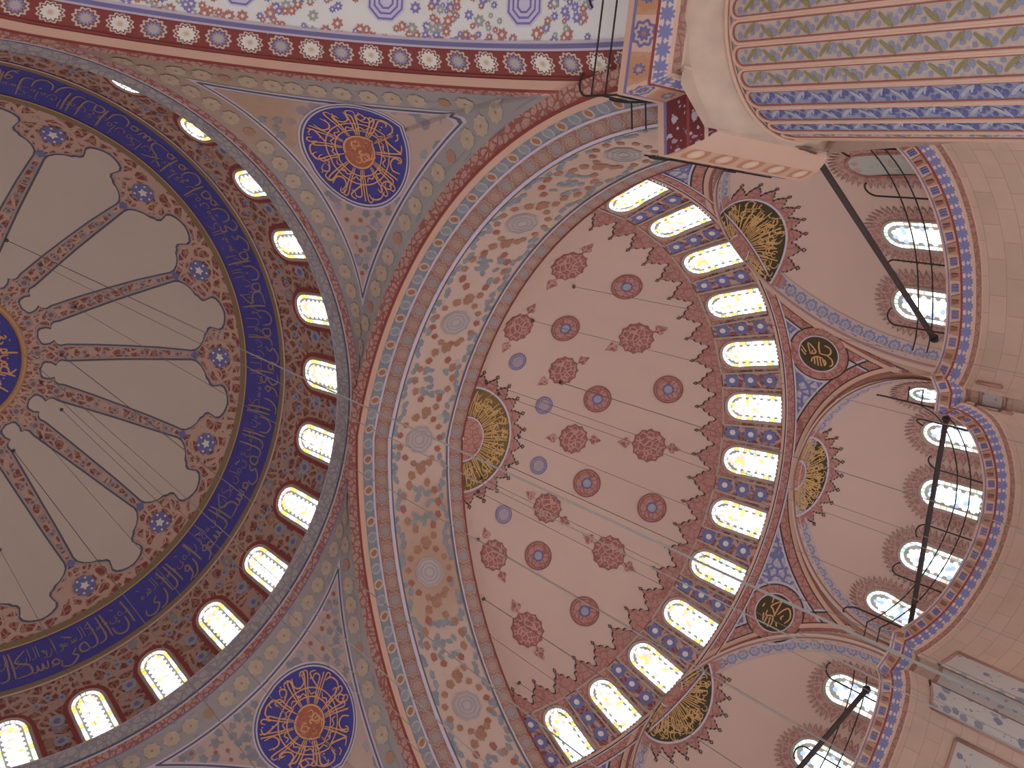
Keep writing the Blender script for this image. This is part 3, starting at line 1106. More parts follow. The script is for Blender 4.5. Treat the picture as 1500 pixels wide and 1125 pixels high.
class Pend:
    def __init__(self, root, xf, yf, sy):
        self.root, self.xf, self.yf, self.sy = root, xf, yf, sy
        self.fc = math.atan2(yf, xf)

    def ends(self, f):
        a = np.array([10.98 * math.cos(f), 10.98 * math.sin(f), 31.05])
        if f <= self.fc:
            y = self.xf * math.tan(f)
            b_ = np.array([self.xf, y, arch_z(11.5, y)])
        else:
            x = self.yf / math.tan(f)
            b_ = np.array([x, self.yf, arch_z(11.5, x)])
        b_[2] = min(b_[2], 31.0)
        return a, b_

    def raw(self, f, t, off=0.0):
        a, b_ = self.ends(f)
        L = np.linalg.norm(b_ - a)
        p = a + (b_ - a) * t
        out = np.array([math.cos(f), math.sin(f), 0.0])
        p = p + out * (L * L / 128.0) * 4 * t * (1 - t)
        if off:
            q0, q1 = self.raw(max(f - 0.006, 1e-4), t), self.raw(min(f + 0.006, PI / 2 - 1e-4), t)
            r0, r1 = self.raw(f, t - 0.01), self.raw(f, t + 0.01)
            nrm = np.cross(q1 - q0, r1 - r0)
            nrm[1] *= self.sy
            if nrm @ out > 0:
                nrm = -nrm
            p = p + nrm / (np.linalg.norm(nrm) or 1) * off
        return np.array([p[0], self.sy * p[1], p[2]])

    def clear(self, f, t):
        """distance from ring and from the nearer arch edge"""
        p = self.raw(f, t)
        p = np.array([p[0], abs(p[1]), p[2]])
        a = self.raw(f, 0)
        dr = math.hypot(math.hypot(p[0], p[1]) - 10.98, p[2] - 31.05)
        q1 = self.E1 - p
        q2 = self.E2 - p
        return dr, 1.18 * math.sqrt(min((q1 ** 2).sum(1).min(), (q2 ** 2).sum(1).min()))

    def build(self, medal):
        fs = sorted(lins(0.0, PI / 2 - 1e-4, 97) + [self.fc - 0.003, self.fc, self.fc + 0.003])
        self.E1 = np.array([self.ends(f)[1] for f in lins(0.0, self.fc, 160)])
        self.E2 = np.array([self.ends(f)[1] for f in lins(self.fc, PI / 2 - 1e-3, 160)])
        b = Mesh()
        b.grid(lambda f, t: self.raw(f, t), fs, lins(0, 1, 25), lambda f, t: (f * 12, t * 8 * math.sin(2 * f)))
        b.build('border_ground', M['pend_border'], self.root)
        # inner field, kept a metre clear of ring and arches
        for name, mat, inset, off in (('field_outline', M['line_lilac'], 0.92, 0.02), ('field_line', M['line_dark'], 0.99, 0.03), ('field_rim', M['line_lilac'], 1.06, 0.04), ('flower_field', M['pend_field'], 1.13, 0.05)):
            cols = []
            for f in sorted(lins(0.05, PI / 2 - 0.05, 181) + [self.fc - 0.003, self.fc, self.fc + 0.003]):
                ts = [t for t in lins(0, 1, 101)]
                ok = [min(self.clear(f, t)) > inset for t in ts]
                if not any(ok):
                    continue
                i0 = ok.index(True)
                i1 = len(ok) - 1 - ok[::-1].index(True)

                def refine(tl, th, rising):
                    for _ in range(8):
                        tm = (tl + th) / 2
                        g = min(self.clear(f, tm)) > inset
                        if g == rising:
                            th = tm
                        else:
                            tl = tm
                    return (tl + th) / 2
                t0 = refine(ts[i0 - 1], ts[i0], True) if i0 else 0
                t1 = refine(ts[i1], ts[i1 + 1], False) if i1 < 100 else 1
                cols.append((f, t0, t1))
            b = Mesh()
            n = 13
            pts, uvs, fc = [], [], []
            for f, t0, t1 in cols:
                L = np.linalg.norm(self.ends(f)[1] - self.ends(f)[0])
                for i in range(n):
                    t = t0 + (t1 - t0) * i / (n - 1)
                    pts.append(self.raw(f, t, off))
                    uvs.append((f * 12.5, t * L))
            for i in range(len(cols) - 1):
                for j in range(n - 1):
                    a = i * n + j
                    fc.append((a, a + 1, a + n + 1, a + n))
            b.add(pts, fc, uvs)
            b.build(name, mat, self.root)
        # ochre discs in the border
        dm, dr_ = Mesh(), Mesh()
        cand = []
        for f in lins(0.06, PI / 2 - 0.06, 170):
            ts = lins(0.01, 0.99, 80)
            cl = [self.clear(f, t) for t in ts]
            for j in range(1, 79):
                m0_, m1_ = min(cl[j]), min(cl[j + 1])
                if (m0_ - 0.5) * (m1_ - 0.5) <= 0 and max(cl[j]) > 0.42:
                    cand.append((f, ts[j]))
        used = []
        for f, t in cand:
            p = self.raw(f, t)
            if all(np.linalg.norm(p - q) > 0.60 for q in used):
                used.append(p)
                mp = self.mp(f, t, 0.03)
                (dr_ if len(used) % 7 == 0 else dm).poly(mp, lobed(0.29 if len(used) % 7 else 0.2, 8, 0.05))
                dr_.poly(self.mp(f, t, 0.04), circ(0.05, 6))
        q = dm.build('border_discs', M['yellow_disc'], self.root, stuff=True)
        dr_.build('border_disc_centres', plain('ochre_red_core', C(150, 104, 76)), q, stuff=True)
        # leaf clusters strewn over the field
        lf = {'slate_leaf': Mesh(), 'red_flower': Mesh(), 'grey_flower': Mesh()}
        rg = random.Random(31)
        put = []
        fm_, tm_, rm_ = medal
        pm_ = self.raw(fm_, tm_)
        for _ in range(15000):
            f, t = rg.uniform(0.15, PI / 2 - 0.15), rg.uniform(0.02, 0.9)
            p = self.raw(f, t)
            if np.linalg.norm(p - pm_) < rm_ + 0.3 or any(abs(p[2] - q_[2]) < 0.4 and np.linalg.norm(p - q_) < 0.29 for q_ in put):
                continue
            if t > 0.5 and abs(f - self.fc) < 0.05 or min(self.clear(f, t)) < 1.26:
                continue
            put.append(p)
            k_ = rg.random()
            worn = self.sy < 0 and np.linalg.norm(p - np.array((5.2, -10.0, 30.2))) < 2.6
            if worn and k_ > 0.25:
                continue
            sz = rg.uniform(0.12, 0.165)
            lf['slate_leaf' if k_ < 0.62 else ('grey_flower' if k_ < 0.84 else 'red_flower')].poly(self.mp(f, t, 0.065), [(x * sz * (1 if k_ < 0.84 else 0.6), y * sz * (1.25 if k_ < 0.84 else 0.7)) for x, y in lobed(1.0, 5, 0.3, 20, rg.random())])
        for k_, bm in lf.items():
            bm.build('field_leaves', M[k_], self.root, stuff=True)
        # calligraphic medallion
        f, t, r = medal
        mo = Mesh()
        mo.ring(self.mp(f, t, 0.07), circ(r + 0.16, 48), circ(r + 0.10, 48))
        mo.ring(self.mp(f, t, 0.07), circ(r + 0.05, 48), circ(r, 48))
        md = Mesh()
        md.disc(self.mp(f, t, 0.065), r + 0.02, 48, 10)
        md = md.build('calligraphic_medallion', M['blue_field'], self.root)
        mo.build('medallion_rim', M['line_lilac'], md)
        dk = Mesh()
        dk.ring(self.mp(f, t, 0.072), circ(r + 0.10, 48), circ(r + 0.05, 48))
        dk.build('medallion_dark_rim', M['line_dark'], md)
        mc = Mesh()
        mc.disc(self.mp(f, t, 0.085), r * 0.31, 24, 4)
        mc = mc.build('medallion_core', M['rose_core'], md)
        g = Mesh()
        mp = self.mp(f, t, 0.095)
        for rr_, w in ((0.31, 0.06), (0.46, 0.045), (0.62, 0.045)):
            g.stroke(mp, [(r * rr_ * math.cos(q), r * rr_ * math.sin(q)) for q in lins(0, 2 * PI, 41)], w, taper=False)
        g.build('medallion_rings', M['gold_o'], md)
        g = Mesh()
        rg = random.Random(17)
        pol = lambda a, q: (q * r * math.cos(a), q * r * math.sin(a))
        for i in range(13):                          # tall shafts in pairs, radiating from the core
            a0 = 2 * PI * i / 13 + rg.uniform(-0.08, 0.08)
            for d in (0, 0.085, 0.17)[:rg.choice((2, 2, 3))]:
                q1 = rg.uniform(0.78, 0.93)
                hk = rg.choice((-0.09, 0.0, 0.09, 0.14))
                g.stroke(mp, smooth_line([pol(a0 + d, 0.34), pol(a0 + d + 0.02, 0.6), pol(a0 + d, q1), pol(a0 + d + hk, min(0.95, q1 + 0.03)), pol(a0 + d + hk * 1.3, q1 - 0.05)], 3), 0.05)
            a1 = a0 + 0.28
            kind = i % 4
            if kind == 0:                            # bowl
                ln = [pol(a1 - 0.12, 0.9), pol(a1 - 0.16, 0.74), pol(a1, 0.66), pol(a1 + 0.15, 0.74), pol(a1 + 0.12, 0.9)]
            elif kind == 1:                          # loop and tail
                ln = [pol(a1, 0.72), pol(a1 + 0.1, 0.8), pol(a1, 0.88), pol(a1 - 0.09, 0.79), pol(a1 + 0.04, 0.7), pol(a1 + 0.22, 0.74), pol(a1 + 0.26, 0.86)]
            elif kind == 2:                          # sweeping stroke along the rim
                ln = [pol(a1 - 0.22, 0.84), pol(a1 - 0.05, 0.92), pol(a1 + 0.15, 0.9), pol(a1 + 0.24, 0.8)]
            else:                                    # crossed returning stroke
                ln = [pol(a1 - 0.2, 0.6), pol(a1, 0.7), pol(a1 + 0.16, 0.88), pol(a1 + 0.02, 0.93)]
            g.stroke(mp, smooth_line(ln, 4), 0.055)
            g.stroke(mp, smooth_line([pol(a1 - 0.2, 0.46), pol(a1 - 0.05, 0.54), pol(a1 + 0.12, 0.5), pol(a1 + 0.2, 0.58)], 3), 0.045)
            for _ in range(2):
                a2, q2 = a0 + rg.uniform(0, 0.45), rg.uniform(0.5, 0.92)
                g.poly(mp, [(pol(a2, q2)[0] + 0.035 * math.cos(t_), pol(a2, q2)[1] + 0.035 * math.sin(t_)) for t_ in (0, PI / 2, PI, 1.5 * PI)])
        for ln in script(VERSE[7:], r * 0.5, r * 0.3, 0.8):
            g.stroke(mp, [(x + r * 0.24, y - 0.05) for x, y in ln], 0.05)
        for i in range(5):
            a = 2 * PI * i / 5
            g.stroke(mp, [(r * 0.16 * math.cos(a) + 0.1 * math.cos(q), r * 0.16 * math.sin(a) + 0.1 * math.sin(q)) for q in lins(0, 5, 9)], 0.04)
        g.build('medallion_lettering', M['gold_o'], md, stuff=True)

    def mp(self, f0, t0, off):
        p = self.raw(f0, t0)
        eu = np.array([-math.sin(f0), self.sy * math.cos(f0), 0.0])
        ev = self.raw(f0, t0 + 0.05) - self.raw(f0, t0 - 0.05)
        ev = ev - eu * (ev @ eu)
        ev = ev / np.linalg.norm(ev)

        def mp(x, y):
            P = p + eu * x + ev * y
            f = math.atan2(abs(P[1]), P[0])
            a, b_ = self.ends(f)
            t = (P[2] - a[2]) / (b_[2] - a[2])
            return self.raw(f, t, off)
        return mp


for sy, lab in ((-1, 'triangular pendentive at upper left with oval blue calligraphic medallion'), (1, 'triangular pendentive at bottom edge with round blue calligraphic medallion')):
    e = empty('wall_pendentive')
    tag(e, lab, 'pendentive', 'structure')
    Pend(e, XF, YF, sy).build((math.radians(46.3), 0.278, 1.70))
# plain vaults on the sides behind the viewer close the hall
e = empty('wall_pendentive')
tag(e, 'plain pendentives behind the viewer, outside the photo', 'pendentive', 'structure')
for sy in (-1, 1):
    pq = Pend(e, YF, YF, sy)
    b = Mesh()
    b.grid(lambda f, t: pq.raw(f, t) * np.array([-1, 1, 1]), lins(0.0, PI / 2 - 1e-4, 49), lins(0, 1, 13), lambda f, t: (f * 12, t * 8))
    b.build('plaster', M['pend_border'], e)
for rz, lab in ((PI / 2, 'plain main arch beyond the bottom edge of the photo'), (PI, 'plain main arch behind the viewer')):
    e = empty('wall_arch', (0, 0, 0), rz)
    tag(e, lab, 'arch', 'structure')
    Arch((0.5, 0.6, 0.6), e).band('plaster', 0, l4, M['soffit'], 0.0, 64, ((-1, 1),))
for rz, lab in ((PI / 2, 'plain side vault beyond the bottom edge of the photo'), (PI, 'plain side vault behind the viewer'), (-PI / 2, 'plain side vault beyond the top edge of the photo')):
    e = empty('ceiling_vault', (0, 0, 0), rz)
    tag(e, lab, 'vault', 'structure')
    b = Mesh()
    x0 = 14.6
    b.grid(lambda a, c: np.array([x0, 0, 18.68]) + sphpt(10.29, a, c), lins(-PI / 2, PI / 2, 49), lins(0.001, PI / 2, 25), lambda a, c: (a * 8, c * 10))
    b.grid(lambda a, z: np.array([x0 + 10.29 * math.cos(a), 10.29 * math.sin(a), z]), lins(-PI / 2, PI / 2, 49), [18.68, 9.0], lambda a, z: (a * 8, z))
    b.build('plaster', M['plaster'], e)

# ================================================================== SEMIDOME
SC, SR = np.array((14.0, 0.0, 18.68)), 10.29
semi = empty('ceiling_semidome', SC)
tag(semi, 'pink-cream semidome with red rosettes and gilt half medallion', 'semidome', 'structure')


def spt(az, col, off=0.0):
    return sphpt(SR - off, az, col)


D2 = math.radians


def semi_band(name, c0, c1, mat, off=0.0, n=97, parent=semi, a0=-90, a1=90, nc=None):
    b = Mesh()
    cm = (c0 + c1) / 2
    rr = SR * math.sin(D2(cm))
    b.grid(lambda a, c: spt(a, c, off), lins(D2(a0), D2(a1), n), lins(D2(c0), D2(c1), nc or max(2, int((c1 - c0) / 2) + 1)), lambda a, c: (a * rr, (c - D2(cm)) * SR))
    return b.build(name, mat, parent)


CW0, CW1 = 54.6, 66.6
vault = semi_band('plaster_vault', 0.01, CW0 + 0.4, M['plaster'])
semi_band('window_band', CW0, CW1 + 0.5, M['semi_red'])
semi_band('upper_fillet', CW0 - 0.3, CW0 + 0.15, M['line_black'], 0.03)
semi_band('upper_cream_line', CW0 - 0.6, CW0 - 0.3, M['crest'], 0.03)
semi_band('sill_cream_line', CW1 - 0.3, CW1 + 0.2, M['cream'], 0.06)
semi_band('sill_black_line', CW1 + 0.2, CW1 + 0.42, M['line_black'], 0.05)
semi_band('sill_lilac_line', CW1 + 0.4, CW1 + 0.62, M['line_lilac'], 0.05)
semi_band('sill_pink_band', CW1 + 0.6, CW1 + 1.95, M['pinkband'], 0.045)
semi_band('sill_black_line', CW1 + 1.95, CW1 + 2.12, M['line_black'], 0.05)
semi_band('sill_white_line', CW1 + 2.1, CW1 + 2.45, M['line_lilac'], 0.048)


def crest_strip(mapf, x0, x1, n, h, base, name, mat, parent, matl, tip=True):
    """pointed trefoil cresting; mapf(x, y, off)"""
    shape = [(0.0, 0.0), (0.05, 0.04), (0.10, 0.16), (0.11, 0.34), (0.18, 0.40), (0.25, 0.38), (0.27, 0.56), (0.33, 0.66), (0.41, 0.68), (0.45, 0.80), (0.5, 1.0)]
    shape = shape + [(1 - x, y) for x, y in shape[-2::-1]]
    xs, ys = [], []
    for k in range(n):
        for x, y in shape[(1 if k else 0):]:
            xs.append(x0 + (x1 - x0) * (k + x) / n)
            ys.append(base + h * y)
    for grow, off, mt, nm in ((0.0, 0.035, mat, name), (0.06, 0.022, matl, name + '_outline')):
        b = Mesh()
        pts, uvs = [], []
        for x, y in zip(xs, ys):
            pts += [mapf(x, 0, off), mapf(x, y + grow, off)]
            uvs += [(x, 0), (x, y + grow)]
        b.add(pts, [(2 * i, 2 * i + 1, 2 * i + 3, 2 * i + 2) for i in range(len(xs) - 1)], uvs)
        if nm == name:
            top = b.build(nm, mt, parent)
        else:
            if tip:
                p = (x1 - x0) / n
                for k in range(n):
                    cx = x0 + p * (k + 0.5)
                    cy = base + h + 0.04
                    b.ring(lambda x, y: mapf(x, y, 0.03), [(cx - 0.07, cy), (cx, cy - 0.09), (cx + 0.07, cy), (cx, cy + 0.11)], [(cx - 0.035, cy), (cx, cy - 0.045), (cx + 0.035, cy), (cx, cy + 0.055)])
            b.build(nm, mt, top)
    return top


rw = SR * math.sin(D2(52))
crest_strip(lambda x, y, off: spt(x / rw, D2(CW0) - y / SR, off), -D2(89) * rw, D2(89) * rw, 27, 0.66, 0.22, 'cresting', M['crest'], semi, M['line_black'])

# rosettes with pendants, roundels, small blue discs
def rosette(col, r):
    a, l, p = Mesh(), Mesh(), Mesh()
    mp = sphmap(SR, 0, D2(col), 0.03)
    a.poly(mp, lobed(r, 12, r * 0.12, 48))
    l.ring(sphmap(SR, 0, D2(col), 0.022), lobed(r + 0.05, 12, r * 0.12, 48), lobed(r - 0.05, 12, r * 0.12, 48))
    for sg in (-1, 1):
        y0 = sg * (r + 0.27)
        sh = [(0, -0.26), (0.05, -0.14), (0.17, -0.1), (0.2, 0.02), (0.1, 0.12), (0.05, 0.24), (0, 0.32), (-0.05, 0.24), (-0.1, 0.12), (-0.2, 0.02), (-0.17, -0.1), (-0.05, -0.14)]
        p.poly(mp, [(x * r * 1.7, y0 + sg * y * r * 1.6) for x, y in sh])
    return a, l, p


def semi_obj(name, me, parent, az=None):
    o = bpy.data.objects.new(name, me)
    COL.objects.link(o)
    o.parent = parent
    if az is not None:
        o.rotation_euler.z = az
    return o


rose_line = plain('rosette_outline_paint', C(126, 66, 62))
for col, r in ((40.2, 0.60), (24.4, 0.52)):
    a, l, p = rosette(col, r)
    a, l, p = a.data('rosette', M['rose']), l.data('rosette_outline', rose_line), p.data('rosette_pendants', M['rose'])
    for k in range(-2, 3):
        o = semi_obj('rosette', a, semi, D2(37.0 * k - 0.6))
        semi_obj('rosette_outline', l, o)
        semi_obj('rosette_pendants', p, o)
for col, r in ((43.9, 0.54), (29.5, 0.52)):
    a, l, c_, c2 = Mesh(), Mesh(), Mesh(), Mesh()
    a.poly(sphmap(SR, 0, D2(col), 0.025), circ(r, 32))
    for r0, r1 in ((r, r - 0.05), (r - 0.09, r - 0.12)):
        l.ring(sphmap(SR, 0, D2(col), 0.035), circ(r0, 32), circ(r1, 32))
    c_.ring(sphmap(SR, 0, D2(col), 0.04), circ(0.21, 16), circ(0.15, 16))
    c2.poly(sphmap(SR, 0, D2(col), 0.035), circ(0.2, 12))
    a = a.data('roundel', M['pinkband'])
    l = l.data('roundel_outline', rose_line)
    c_ = c_.data('roundel_eye_ring', plain('eye_blue', C(84, 80, 140)))
    c2 = c2.data('roundel_eye', M['grey_flower'])
    for k in (-55.5, -18.6, 18.0, 55.0):
        o = semi_obj('roundel', a, semi, D2(k))
        for nm, me in (('roundel_outline', l), ('roundel_eye_ring', c_), ('roundel_eye', c2)):
            semi_obj(nm, me, o)
a, l = Mesh(), Mesh()
a.poly(sphmap(SR, 0, D2(18.4), 0.025), circ(0.31, 20))
for r0, r1 in ((0.33, 0.29), (0.25, 0.22)):
    l.ring(sphmap(SR, 0, D2(18.4), 0.035), circ(r0, 20), circ(r1, 20))
a, l = a.data('blue_disc', scroll('blue_disc_arabesque', C(128, 122, 140), C(150, 118, 122), [blueM], 5, 0.1)), l.data('blue_disc_outline', M['blue_soft'])
for k in (-61, -22.5, 18, 57.5):
    o = semi_obj('blue_disc', a, semi, D2(k))
    semi_obj('blue_disc_outline', l, o)


def gilt_half(mapf, ri, ro, h, n, parent, a0, a1, seed, tip=True, ground='gilt_ground'):
    """half medallion; mapf(angle, radius, off)"""
    rg = random.Random(seed)
    b = Mesh()
    b.grid(lambda a, r: mapf(a, r, 0.03), lins(a0, a1, 41), lins(ri, ro, 6), lambda a, r: (a * r, r))
    g = b.build('gilt_half_medallion', M[ground], parent)
    b = Mesh()
    b.grid(lambda a, r: mapf(a, r, 0.04), lins(a0, a1, 41), lins(0.02, ri, 4), lambda a, r: (a * r, r))
    b.build('pink_core', M['pinkband'], g)
    b = Mesh()
    for r0, r1 in ((ro - 0.02, ro + 0.05), (ri - 0.025, ri + 0.025)):
        b.grid(lambda a, r: mapf(a, r, 0.05), lins(a0, a1, 41), [r0, r1], lambda a, r: (a * r, r))
    b.build('medallion_rim', M['line_lilac'], g)
    b = Mesh()
    mid = ri + (ro - ri) * 0.55
    k = int((a1 - a0) / 0.085)
    for i in range(k):
        a = a0 + (a1 - a0) * (i + 0.5) / k + rg.uniform(-0.02, 0.02)
        r1 = ri + (ro - ri) * rg.uniform(0.55, 0.93)
        r0 = ri + (ro - ri) * rg.uniform(0.0, 0.12)
        bend = rg.uniform(-0.07, 0.07)
        b.stroke(lambda x, y: mapf(x, y, 0.05), [(a, r0), (a + bend * 0.3, (r0 + r1) / 2), (a + bend, r1)], 0.0)
        pts = [(a, r0), (a + bend * 0.3, (r0 + r1) / 2), (a + bend, r1)]
        w = 0.02
        P = []
        for (aa, rr_) in pts:
            P += [mapf(aa - w / rr_, rr_, 0.05), mapf(aa + w / rr_, rr_, 0.05)]
        b.add(P, [(0, 1, 3, 2), (2, 3, 5, 4)])
    for i in range(int(k * 2.2)):
        a = rg.uniform(a0 + 0.08, a1 - 0.08)
        rc_ = ri + (ro - ri) * rg.uniform(0.35, 0.9)
        rl = rg.uniform(0.06, 0.15) * (ro - ri)
        ph = rg.uniform(0, 6)
        ls = [(a + rl * math.cos(ph + q) / rc_, rc_ + rl * math.sin(ph + q)) for q in lins(0, rg.uniform(2.5, 5.0), 8)]
        P = []
        for j, (aa, rr_) in enumerate(ls):
            nx, ny = math.cos(ph + lins(0, 4, 8)[j]), math.sin(ph + lins(0, 4, 8)[j])
            P += [mapf(aa + 0.018 * nx / rr_, rr_ + 0.018 * ny, 0.052), mapf(aa - 0.018 * nx / rr_, rr_ - 0.018 * ny, 0.052)]
        b.add(P, [(2 * j, 2 * j + 1, 2 * j + 3, 2 * j + 2) for j in range(7)])
    b.build('gilt_lettering', M['gold_y'], g, stuff=True)
    crest_strip(lambda x, y, off: mapf(x, ro + 0.04 + y, off), a0, a1, n, h, 0.12, 'medallion_cresting', M['crest'], g, M['line_black'], False)
    if tip:
        b = Mesh()
        for k in range(n):
            a = a0 + (a1 - a0) * (k + 0.5) / n
            r_ = ro + 0.04 + 0.12 + h + 0.06
            s_ = 0.09
            o1 = [(a - s_ / r_, r_), (a, r_ - s_), (a + s_ / r_, r_), (a, r_ + s_)]
            o2 = [(a - s_ * 0.5 / r_, r_), (a, r_ - s_ * 0.5), (a + s_ * 0.5 / r_, r_), (a, r_ + s_ * 0.5)]
            b.ring(lambda x, y: mapf(x, y, 0.03), o1, o2)
        b.build('crest_tips', M['line_black'], g)
    return g


gilt_half(lambda a, r, off: spt(a, r / SR, off), 0.80, 1.88, 0.36, 12, semi, -PI / 2 + 0.02, PI / 2 - 0.02, 5)

# semidome windows with flower columns between
WS = D2(13.2)
mps = lambda x, y, off: sphmap(SR, 0, D2(66.0), off)(x, y)
WW, WH = 0.98, 1.92
fr, bk, pn = window_meshes(mps, WW, WH, 4, 'semi')
sw = [('frame', fr.data('frame', M['reveal'])), ('glazing_bars', bk.data('glazing_bars', M['bar_glow']))]
wl = Mesh()
x_, y_ = WW / 2 + 0.2, WH + 0.12
for (xa, ya, xb, yb) in ((-x_ - 0.07, 0, -x_, y_), (x_, 0, x_ + 0.07, y_), (-x_ - 0.07, y_, x_ + 0.07, y_ + 0.07)):
    P = [(xa, ya), (xb, ya), (xb, yb), (xa, yb)]
    wl.add([mps(x, y, 0.03) for x, y in P], [(0, 1, 2, 3)], P)
sw.append(('painted_border', wl.data('painted_border', plain('window_border_greige', C(146, 126, 112)))))
sp = Mesh()
for sg in (-1, 1):
    tri = [(sg * x_, y_)] + [(sg * (WW / 2 + 0.17) * math.cos(t), WH - WW / 2 + (WW / 2 + 0.17) * math.sin(t)) for t in lins(0.0, PI / 2, 7)] + [(0, y_)]
    sp.poly(lambda x, y: mps(x, y, 0.02), tri)
sw.append(('spandrel', sp.data('spandrel', M['pinkband'])))
spans = []
for sd in range(4):
    _, _, p_ = window_meshes(mps, WW, WH, 40 + sd, 'semi')
    spans.append(p_.data('glass_panes', GMATS))
for k in range(13):
    place_window(sw + [('glass_panes', spans[k % 4])], SC, WS * (k - 6) + D2(-0.3), 'arched stained-glass window below the semidome rosettes, %s counting from the top of the photo' % ordinal(k), 'windows around the semidome')
fl, fc_ = Mesh(), Mesh()
for k in range(-1, 13):
    az = WS * (k - 5.5) + D2(-0.3)
    if abs(az) > D2(88):
        continue
    for c_ in (56.6, 60.2, 63.9):
        fl.ring(sphmap(SR, az, D2(c_), 0.03), lobed(0.30, 8, 0.08), circ(0.1, 32))
        fc_.poly(sphmap(SR, az, D2(c_), 0.025), circ(0.12, 8))
q = fl.build('window_band_flowers', M['blue_soft'], semi, stuff=True)
fc_.build('flower_centres', M['white_flower'], q, stuff=True)

# ------------------------------------------------------------------ spandrels and exedrae
EX = [dict(ax=0.0, n0=9.5, a=4.25, b=3.8, h=4.42, zb=17.75, ro=4.42), dict(ax=-55.0, n0=9.15, a=4.95, b=2.85, h=4.95, zb=17.7, ro=5.12), dict(ax=55.0, n0=9.15, a=4.95, b=2.85, h=4.95, zb=17.7, ro=5.12)]
ZT = 18.68 + SR * math.cos(D2(CW1))


def frame_of(ex):
    a = D2(ex['ax'])
    return np.array([math.cos(a), math.sin(a), 0]), np.array([-math.sin(a), math.cos(a), 0])


def on_sphere(ex, t, z, off=0.0):
    """point of the semidome sphere at lateral t and height z in an exedra's frame"""
    n, tt = frame_of(ex)
    d = (SR - off) ** 2 - (z - SC[2]) ** 2 - t * t
    return np.array([0, 0, z - SC[2]]) + n * math.sqrt(max(d, 0.01)) + tt * t


def arch_low(az):
    """height of the exedra opening at this azimuth, None when solid"""
    for ex in EX:
        d = az - D2(ex['ax'])
        z = 20.0
        hit = True
        for _ in range(30):
            rs_ = math.sqrt(SR ** 2 - (z - SC[2]) ** 2)
            t = rs_ * math.sin(d)
            if abs(t) >= ex['ro']:
                hit = False
                break
            z = 0.5 * z + 0.5 * (ex['zb'] + math.sqrt(ex['ro'] ** 2 - t * t))
        if hit:
            return z
    return None


b = Mesh()
azs = lins(D2(-90), D2(90), 361)
pts, uvs, fs = [], [], []
nz = 13
for a in azs:
    zl = arch_low(a)
    zl = 16.8 if zl is None else min(zl, ZT - 0.02)
    for i in range(nz):
        z = ZT + (zl - ZT) * i / (nz - 1)
        rs_ = math.sqrt(SR ** 2 - (z - SC[2]) ** 2)
        pts.append((rs_ * math.cos(a), rs_ * math.sin(a), z - SC[2]))
        uvs.append((a * 10, z))
for i in range(len(azs) - 1):
    for j in range(nz - 1):
        q = i * nz + j
        fs.append((q, q + 1, q + nz + 1, q + nz))
b.add(pts, fs, uvs)
b.build('spandrel_ground', M['blue_arab'], semi)

